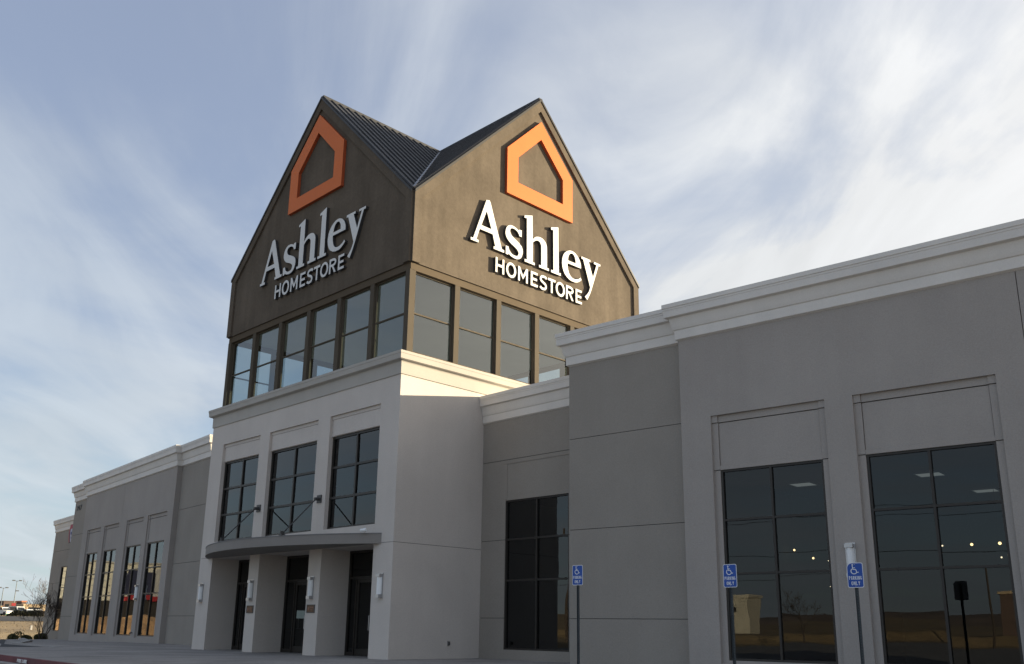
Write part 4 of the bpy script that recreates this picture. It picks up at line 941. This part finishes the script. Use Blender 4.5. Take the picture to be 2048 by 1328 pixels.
def shrub(name, c, rx, ry, rz, n, leaf, m, label, group, seed, cat='bush'):
    rnd = random.Random(seed); t = thing(name, (c[0], c[1], c[2]), label, cat, group)
    bm = newbm()
    lobes = [(Vector((rnd.uniform(-.6, .6) * rx, rnd.uniform(-.6, .6) * ry, rnd.uniform(.25, .65) * rz)), rnd.uniform(.35, .6)) for _ in range(max(6, int(rx * ry * 3)))]
    for i in range(n):
        lc, lr = rnd.choice(lobes)
        v = Vector((rnd.gauss(0, 1), rnd.gauss(0, 1), rnd.gauss(0, 1))).normalized() * rnd.uniform(.6, 1) ** .5
        p = Vector(c) + lc + Vector((v.x * rx * lr, v.y * ry * lr, v.z * rz * lr))
        if p.z < c[2] - 0.05: continue
        a = Vector((rnd.gauss(0, 1), rnd.gauss(0, 1), rnd.gauss(0, 1))).normalized(); b = a.cross(Vector((rnd.gauss(0, 1), rnd.gauss(0, 1), rnd.gauss(0, 1)))).normalized()
        s = leaf * rnd.uniform(.6, 1.3)
        bm.faces.new([bm.verts.new(p + a * s), bm.verts.new(p + b * s * .5), bm.verts.new(p - a * s), bm.verts.new(p - b * s * .5)])
    link('foliage', bm, m, t)
    B('stems', lambda bm: [tube(bm, [Vector(c) + Vector((0, 0, -.05)), Vector(c) + l * 0.9], [0.02, 0.008], 4) for l, _ in lobes[:6]], M['bark'], t)
    return t
for x, y, rx, ry, rz, lab in ((-68.6, 21.35, .8, .62, .62, 'round olive bush at the pavement edge, the left one'), (-69.0, 22.15, .7, .5, .50, 'olive bush at the pavement edge between the round bush and the bare tree'), (-69.8, 23.3, .6, .45, .45, 'low dark bush at the foot of the bare tree')):
    shrub('bush', (x, y, gzz(x, y) + 0.03), rx, ry, rz, 1500, 0.06, M['leaf'], lab, 'bushes at the pavement edge', int(-x * 100))
# clipped hedge along the far road
hd = thing('hedge', (-207, 66, gzz(-207, 66)), 'long low dark hedge along the far side of the road', 'hedge')
bm = newbm(); rnd = random.Random(5)
for i in range(7000):
    y = rnd.uniform(62.2, 82); x = -207.5 + 0.15 * (y - 62) + rnd.uniform(-1, 1)
    top = 1.15 * min(1, 0.25 + (y - 62.2) * 0.5) + 0.12 * math.sin(y * 1.7)
    p = Vector((x, y, gzz(x, y) + top * rnd.uniform(0, 1) ** .6))
    a = Vector((rnd.gauss(0, 1), rnd.gauss(0, 1), rnd.gauss(0, 1))).normalized(); b = a.orthogonal().normalized()
    bm.faces.new([bm.verts.new(p + a * .16), bm.verts.new(p + b * .09), bm.verts.new(p - a * .16), bm.verts.new(p - b * .09)])
link('foliage', bm, M['hedge'], hd)
# tufts of dry grass on the field
bm = newbm(); rnd = random.Random(9)
for i in range(2600):
    x = -rnd.uniform(72, 178); y = rnd.uniform(0.20, 0.40) * -x + rnd.uniform(-2, 2)
    if x > -80 and y > 20: continue
    z = gz(x, y); hh = rnd.uniform(.05, .16); w = rnd.uniform(.05, .12); a = rnd.uniform(0, math.pi)
    dx, dy = math.cos(a) * w, math.sin(a) * w
    bm.faces.new([bm.verts.new((x - dx, y - dy, z)), bm.verts.new((x + dx, y + dy, z)), bm.verts.new((x + rnd.uniform(-.1, .1), y + rnd.uniform(-.1, .1), z + hh))])
tag(link('dry_grass', bm, M['straw']), kind='stuff')

# ------------------------------------------------------------------ far things at the left
def street_lamp(x, y, h, label):
    z = gz(x, y); t = thing('street_lamp', (x, y, z), label, 'lamp post', 'twin headed lamp posts beyond the road')
    B('pole', lambda bm: tube(bm, [(x, y, z - 0.1), (x, y, z + h)], [0.13, 0.08], 8), M['galv'], t)
    for s in (-1, 1):
        a = B('arm', lambda bm: tube(bm, [(x, y, z + h - 0.1), (x + 0.15 * s, y + 0.6 * s, z + h)], 0.05, 6), M['galv'], t)
        B('lamp_head', lambda bm: box(bm, x + 0.15 * s - 0.2, x + 0.15 * s + 0.2, y + (0.5 if s > 0 else -1.2), y + (1.2 if s > 0 else -0.5), z + h - 0.05, z + h + 0.22), M['darksteel'], a)
    return t
street_lamp(-290, 88.1, 12.2 - gz(-290, 88.1), 'tall twin headed lamp post with a camera below its heads')
street_lamp(-290, 84.8, 10.1 - gz(-290, 84.8), 'shorter twin headed lamp post at the left edge of the view')
z0 = 9.4
cmo = thing('security_camera', (-289.9, 88.5, z0), 'dark camera housing on the pole of the taller lamp post', 'camera')
B('housing', lambda bm: box(bm, -290.2, -289.7, 88.15, 88.9, z0 - .12, z0 + .12), M['darksteel'], cmo)
B('bracket', lambda bm: box(bm, -290.05, -289.95, 88.1, 88.2, z0 - .05, z0 + .05), M['darksteel'], cmo)

def vehicle(name, x, y, rz, body, cab, lw, m, label, cat, group, wheel_r=0.33):
    """body/cab: side outlines (along, height); lw: half width"""
    z = gz(x, y) + 0.02; t = thing(name, (x, y, z), label, cat, group)
    U = Vector((math.cos(rz), math.sin(rz), 0)); Nn = Vector((math.sin(rz), -math.cos(rz), 0)); fr = Fr((x, y, z), U, Nn)
    B('body', lambda bm: plate(bm, fr, [body], -lw, lw), m, t)
    B('cabin', lambda bm: plate(bm, fr, [cab], -lw * .88, lw * .88), m, t)
    cx0, cx1 = min(p[0] for p in cab), max(p[0] for p in cab); cz0, cz1 = min(p[1] for p in cab), max(p[1] for p in cab); mid = (cx0 + cx1) / 2
    shr = [(mid + (p[0] - mid) * .86, cz0 + .05 + (p[1] - cz0) * .80) for p in cab]
    B('side_windows', lambda bm: (plate(bm, fr, [shr], lw * .88 + .001, lw * .89), plate(bm, fr, [shr], -lw * .89, -lw * .88 - .001)), M['carglass'], t)
    fx = sorted(cab, key=lambda p: -p[0])[:2]; fx.sort(key=lambda p: p[1])
    (ax, az), (bx_, bz_) = fx[0], max(cab, key=lambda p: p[0] + p[1] * 3)
    B('windscreen', lambda bm: quadbox(bm, [fr(ax + .01, az + .06, -lw * .8), fr(ax + .03, az + .06, -lw * .8), fr(ax + .03, az + .06, lw * .8), fr(ax + .01, az + .06, lw * .8), fr(bx_ + .01, bz_ - .06, -lw * .75), fr(bx_ + .03, bz_ - .06, -lw * .75), fr(bx_ + .03, bz_ - .06, lw * .75), fr(bx_ + .01, bz_ - .06, lw * .75)]), M['carglass'], t)
    bx0, bx1 = min(p[0] for p in body), max(p[0] for p in body)
    for a in (bx0 + .85, bx1 - .85):
        for s in (-1, 1): B('wheel', lambda bm: tube(bm, [fr(a, wheel_r, s * (lw - .18)), fr(a, wheel_r, s * (lw + .02))], wheel_r, 12), M['tyre'], t)
    for s in (-.7, .7): B('headlight', lambda bm: fbox(bm, fr, bx1 + .001, bx1 + .03, .58, .76, s * lw - .16, s * lw + .16), M['lamp'], t)
    return t
CARB = [(-2.2, .28), (2.2, .28), (2.25, .75), (1.2, .92), (-2.1, .95), (-2.25, .7)]; CARC = [(-1.7, .94), (1.1, .92), (.35, 1.42), (-1.0, 1.45)]
VANB = [(-2.4, .35), (2.3, .35), (2.4, .85), (1.75, 1.15), (-2.4, 1.15)]; VANC = [(-2.4, 1.14), (1.7, 1.14), (1.15, 1.95), (-2.35, 1.98)]
PICB = [(-2.8, .42), (2.7, .42), (2.75, 1.0), (1.3, 1.12), (-2.8, 1.12)]; PICC = [(-.7, 1.11), (1.25, 1.11), (.6, 1.78), (-.6, 1.8)]
vehicle('pickup_truck', -224, 66.2, R(15), PICB, PICC, .95, M['carwhite'], 'white pickup truck at the left edge of the view beyond the hedge', 'pickup truck', 'vehicles beyond the road', .4)
vehicle('van', -224, 68.95, R(12), VANB, VANC, .95, M['carwhite'], 'white van parked beside the green skip', 'van', 'vehicles beyond the road')
vehicle('car', -222, 70.6, R(14), CARB, CARC, .9, M['carwhite'], 'white car behind the hedge in front of the tan building', 'car', 'vehicles beyond the road')
vehicle('car', -222.5, 72.7, R(14), CARB, CARC, .9, M['carwhite'], 'white car behind the hedge partly hidden by the bare tree', 'car', 'vehicles beyond the road')
z = gz(-229, 68.2)
sk = thing('skip', (-230, 67.6, z), 'dark green steel skip standing left of the white van', 'skip')
SKF = Fr((-231, 67.5, z), Vector((math.cos(R(14)), math.sin(R(14)), 0)), Vector((math.sin(R(14)), -math.cos(R(14)), 0)))
B('container', lambda bm: plate(bm, SKF, [[(-1.6, .15), (1.6, .15), (1.9, 1.5), (-1.9, 1.5)]], -.95, .95), M['green'], sk)
B('rim', lambda bm: fbox(bm, SKF, -1.95, 1.95, 1.5, 1.58, -1.0, 1.0), M['green'], sk)
B('rib', lambda bm: [fbox(bm, SKF, a, a + .08, .2, 1.5, -.99, .99) for a in (-1.2, -.4, .4, 1.1)], M['green'], sk)
z = gz(-260, 79)
rs_ = thing('shop_sign', (-260, 79, z), 'small red board on a post beyond the van', 'sign')
B('board', lambda bm: box(bm, -260.1, -259.9, 78.5, 79.5, 4.75, 5.45), M['redband'], rs_)
B('post', lambda bm: box(bm, -260.06, -259.94, 78.94, 79.06, z - .1, 4.75), M['darksteel'], rs_)
mk = thing('marker_post', (-150, 48.5, gz(-150, 48.5)), 'small white marker standing in the dry field', 'marker')
B('panel', lambda bm: box(bm, -150.1, -149.9, 48.35, 48.6, gz(-150, 48.5) - .1, gz(-150, 48.5) + .62), M['greystone'], mk)
B('cap', lambda bm: box(bm, -150.14, -149.86, 48.31, 48.64, gz(-150, 48.5) + .621, gz(-150, 48.5) + .66), M['steel'], mk)
def far_building(name, x0, x1, y0, y1, h, mw, mr, label, wins=3, roofh=0.3):
    z = min(gz(x0, y0), gz(x1, y1)) - .2; t = thing(name, ((x0 + x1) / 2, (y0 + y1) / 2, z), label, 'building')
    B('wall', lambda bm: box(bm, x0, x1, y0, y1, z, z + h), mw, t)
    B('roof', lambda bm: box(bm, x0 - .2, x1 + .2, y0 - .2, y1 + .2, z + h + .001, z + h + roofh), mr, t)
    for k in range(wins):
        yy = y0 + (y1 - y0) * (k + .5) / wins; ww = (y1 - y0) / wins * .28
        w = B('window', lambda bm: box(bm, x1 + .001, x1 + .05, yy - ww, yy + ww, z + h * .35, z + h * .72), M['frame'], t)
        B('pane', lambda bm: box(bm, x1 + .052, x1 + .06, yy - ww * .85, yy + ww * .85, z + h * .38, z + h * .69), M['carglass'], w)
    return t
far_building('house', -362, -350, 109.6, 124, 2.6, M['tan'], M['tan'], 'flat roofed tan building beyond the parked cars', 2)
far_building('house', -396, -380, 112.0, 119.5, 2.9, M['brick'], M['brick'], 'long brown building behind the lamp post')
far_building('house', -374, -368, 114.5, 116.0, 3.1, M['brick'], M['terracotta'], 'small house with a bright terracotta roof', 1, .5)
far_building('house', -338, -330, 90, 97.0, 2.3, M['yellow'], M['brick'], 'ochre building at the left edge of the horizon', 2)

# ------------------------------------------------------------------ across the car park: seen in the windows' reflections
ds = thing('dirt_bank', (-118, -2, -1.3), 'bank of bare orange dirt left of the car park', 'dirt bank')
bm = newbm(); rnd = random.Random(4); n = 24; rows = []
for i in range(n + 1):
    y = -34 + 58 * i / n; q = min(1, i / 3, (n - i) / 3)
    rows.append([bm.verts.new((-112 + 1.2 * math.sin(i * 1.3), y, -1.4)), bm.verts.new((-116, y, -1.4 + (2.4 + .2 * math.sin(i)) * q)), bm.verts.new((-118 + .5 * math.sin(i * 2.1), y, -1.4 + (3.1 + .12 * math.sin(i * 1.7)) * q)), bm.verts.new((-125, y, -1.4))])
for a, b in zip(rows, rows[1:]):
    for j in range(3): bm.faces.new([a[j], a[j + 1], b[j + 1], b[j]])
link('bank', bm, M['dirt'], ds)
ns = thing('shop_building', (-155, -2, 0), 'cream and navy shop building with red band across the car park', 'building')
SF = Fr((-148, 0, 0), (0, 1, 0), (1, 0, 0))
B('wall', lambda bm: fbox(bm, SF, -34, 16, -.6, 9.6, -14, 0), M['cream'], ns)
B('cladding', lambda bm: fbox(bm, SF, -4.6, .6, 4.9, 8.7, .01, .4), M['navy'], ns)
B('fascia_band', lambda bm: fbox(bm, SF, -8, 1, 4.2, 4.9, .01, .5), M['redband'], ns)
B('stone_front', lambda bm: fbox(bm, SF, -8, -4.61, 4.9, 9.3, .01, .3), M['greystone'], ns)
B('shop_window', lambda bm: fbox(bm, SF, -30, 14, .2, 4.19, .01, .1), M['frame'], ns)
B('wall_stripe', lambda bm: [fbox(bm, SF, 1.5, 14, z_, z_ + .12, .01, .06) for z_ in (5.2, 6.2, 7.2, 8.2)], M['greystone'], ns)
B('coping', lambda bm: fbox(bm, SF, -34.2, 16.2, 9.6, 9.85, -14.2, .2), M['greystone'], ns)
ct = thing('cream_tower', (-84, -168, 0), 'cream square tower building beyond the car park', 'building')
B('wall', lambda bm: box(bm, -90, -80, -174, -166, 0, 9.2), M['cream'], ct)
B('cornice', lambda bm: box(bm, -90.3, -79.7, -174.3, -165.7, 9.2, 9.8), M['cream'], ct)
B('window', lambda bm: box(bm, -86, -83, -165.99, -165.9, 6.0, 7.2), M['frame'], ct)
bb = thing('brown_building', (-24, -130, 0), 'brown flat roofed building beyond the car park', 'building')
B('wall', lambda bm: box(bm, -25, -6, -142, -130, 0, 7.6), M['brick'], bb)
B('roof', lambda bm: box(bm, -25.3, -5.7, -142.3, -129.7, 7.6, 8.1), M['tan'], bb)
B('window', lambda bm: [box(bm, a, a + 1.6, -129.99, -129.9, zz, zz + 1.3) for a in (-22, -18, -14, -10) for zz in (1.5, 4.6)], M['frame'], bb)
up_ = thing('utility_pole', (-21.7, -93.6, -.7), 'wooden utility pole with cross arm beyond the car park', 'utility pole')
B('pole', lambda bm: tube(bm, [(-21.7, -93.6, -.8), (-21.7, -93.6, 10.5)], [.16, .11], 8), M['bark'], up_)
B('cross_arm', lambda bm: box(bm, -23.0, -20.4, -93.7, -93.5, 9.7, 9.85), M['bark'], up_)
pole2 = thing('power_line', (-75, -44, -.7), 'dark power cables strung above the car park', 'power line')
B('pole', lambda bm: tube(bm, [(-75, -44, -.8), (-75, -44, 13)], [.17, .12], 8), M['bark'], pole2)
B('pole', lambda bm: tube(bm, [(40, -44, -.8), (40, -44, 13)], [.17, .12], 8), M['bark'], pole2)
for dz_, dy in ((12.6, -.5), (9.3, 0)): B('cable', lambda bm: tube(bm, [(-75 + 11.5 * k, -44 + dy, dz_ - 1.1 * math.sin(math.pi * k / 10)) for k in range(11)], .024, 4), M['digits'], pole2)
B('wires', lambda bm: [tube(bm, [(-140 + 9.3 * k, -93.6 + dy, 10.0 - 1.6 * math.sin(math.pi * ((k * .78) % 10) / 10)) for k in range(26)], .02, 3) for dy in (-.6, .6)], M['digits'], up_)
bare_tree('bare_tree', (-42.3, -85, -.72), 7.0, 1, 'leafless tree standing across the car park', 'bare trees', 21, M['bark'], M['bark'], 0.72, 6, 0.17, upb=0.30, rmin=0.022)
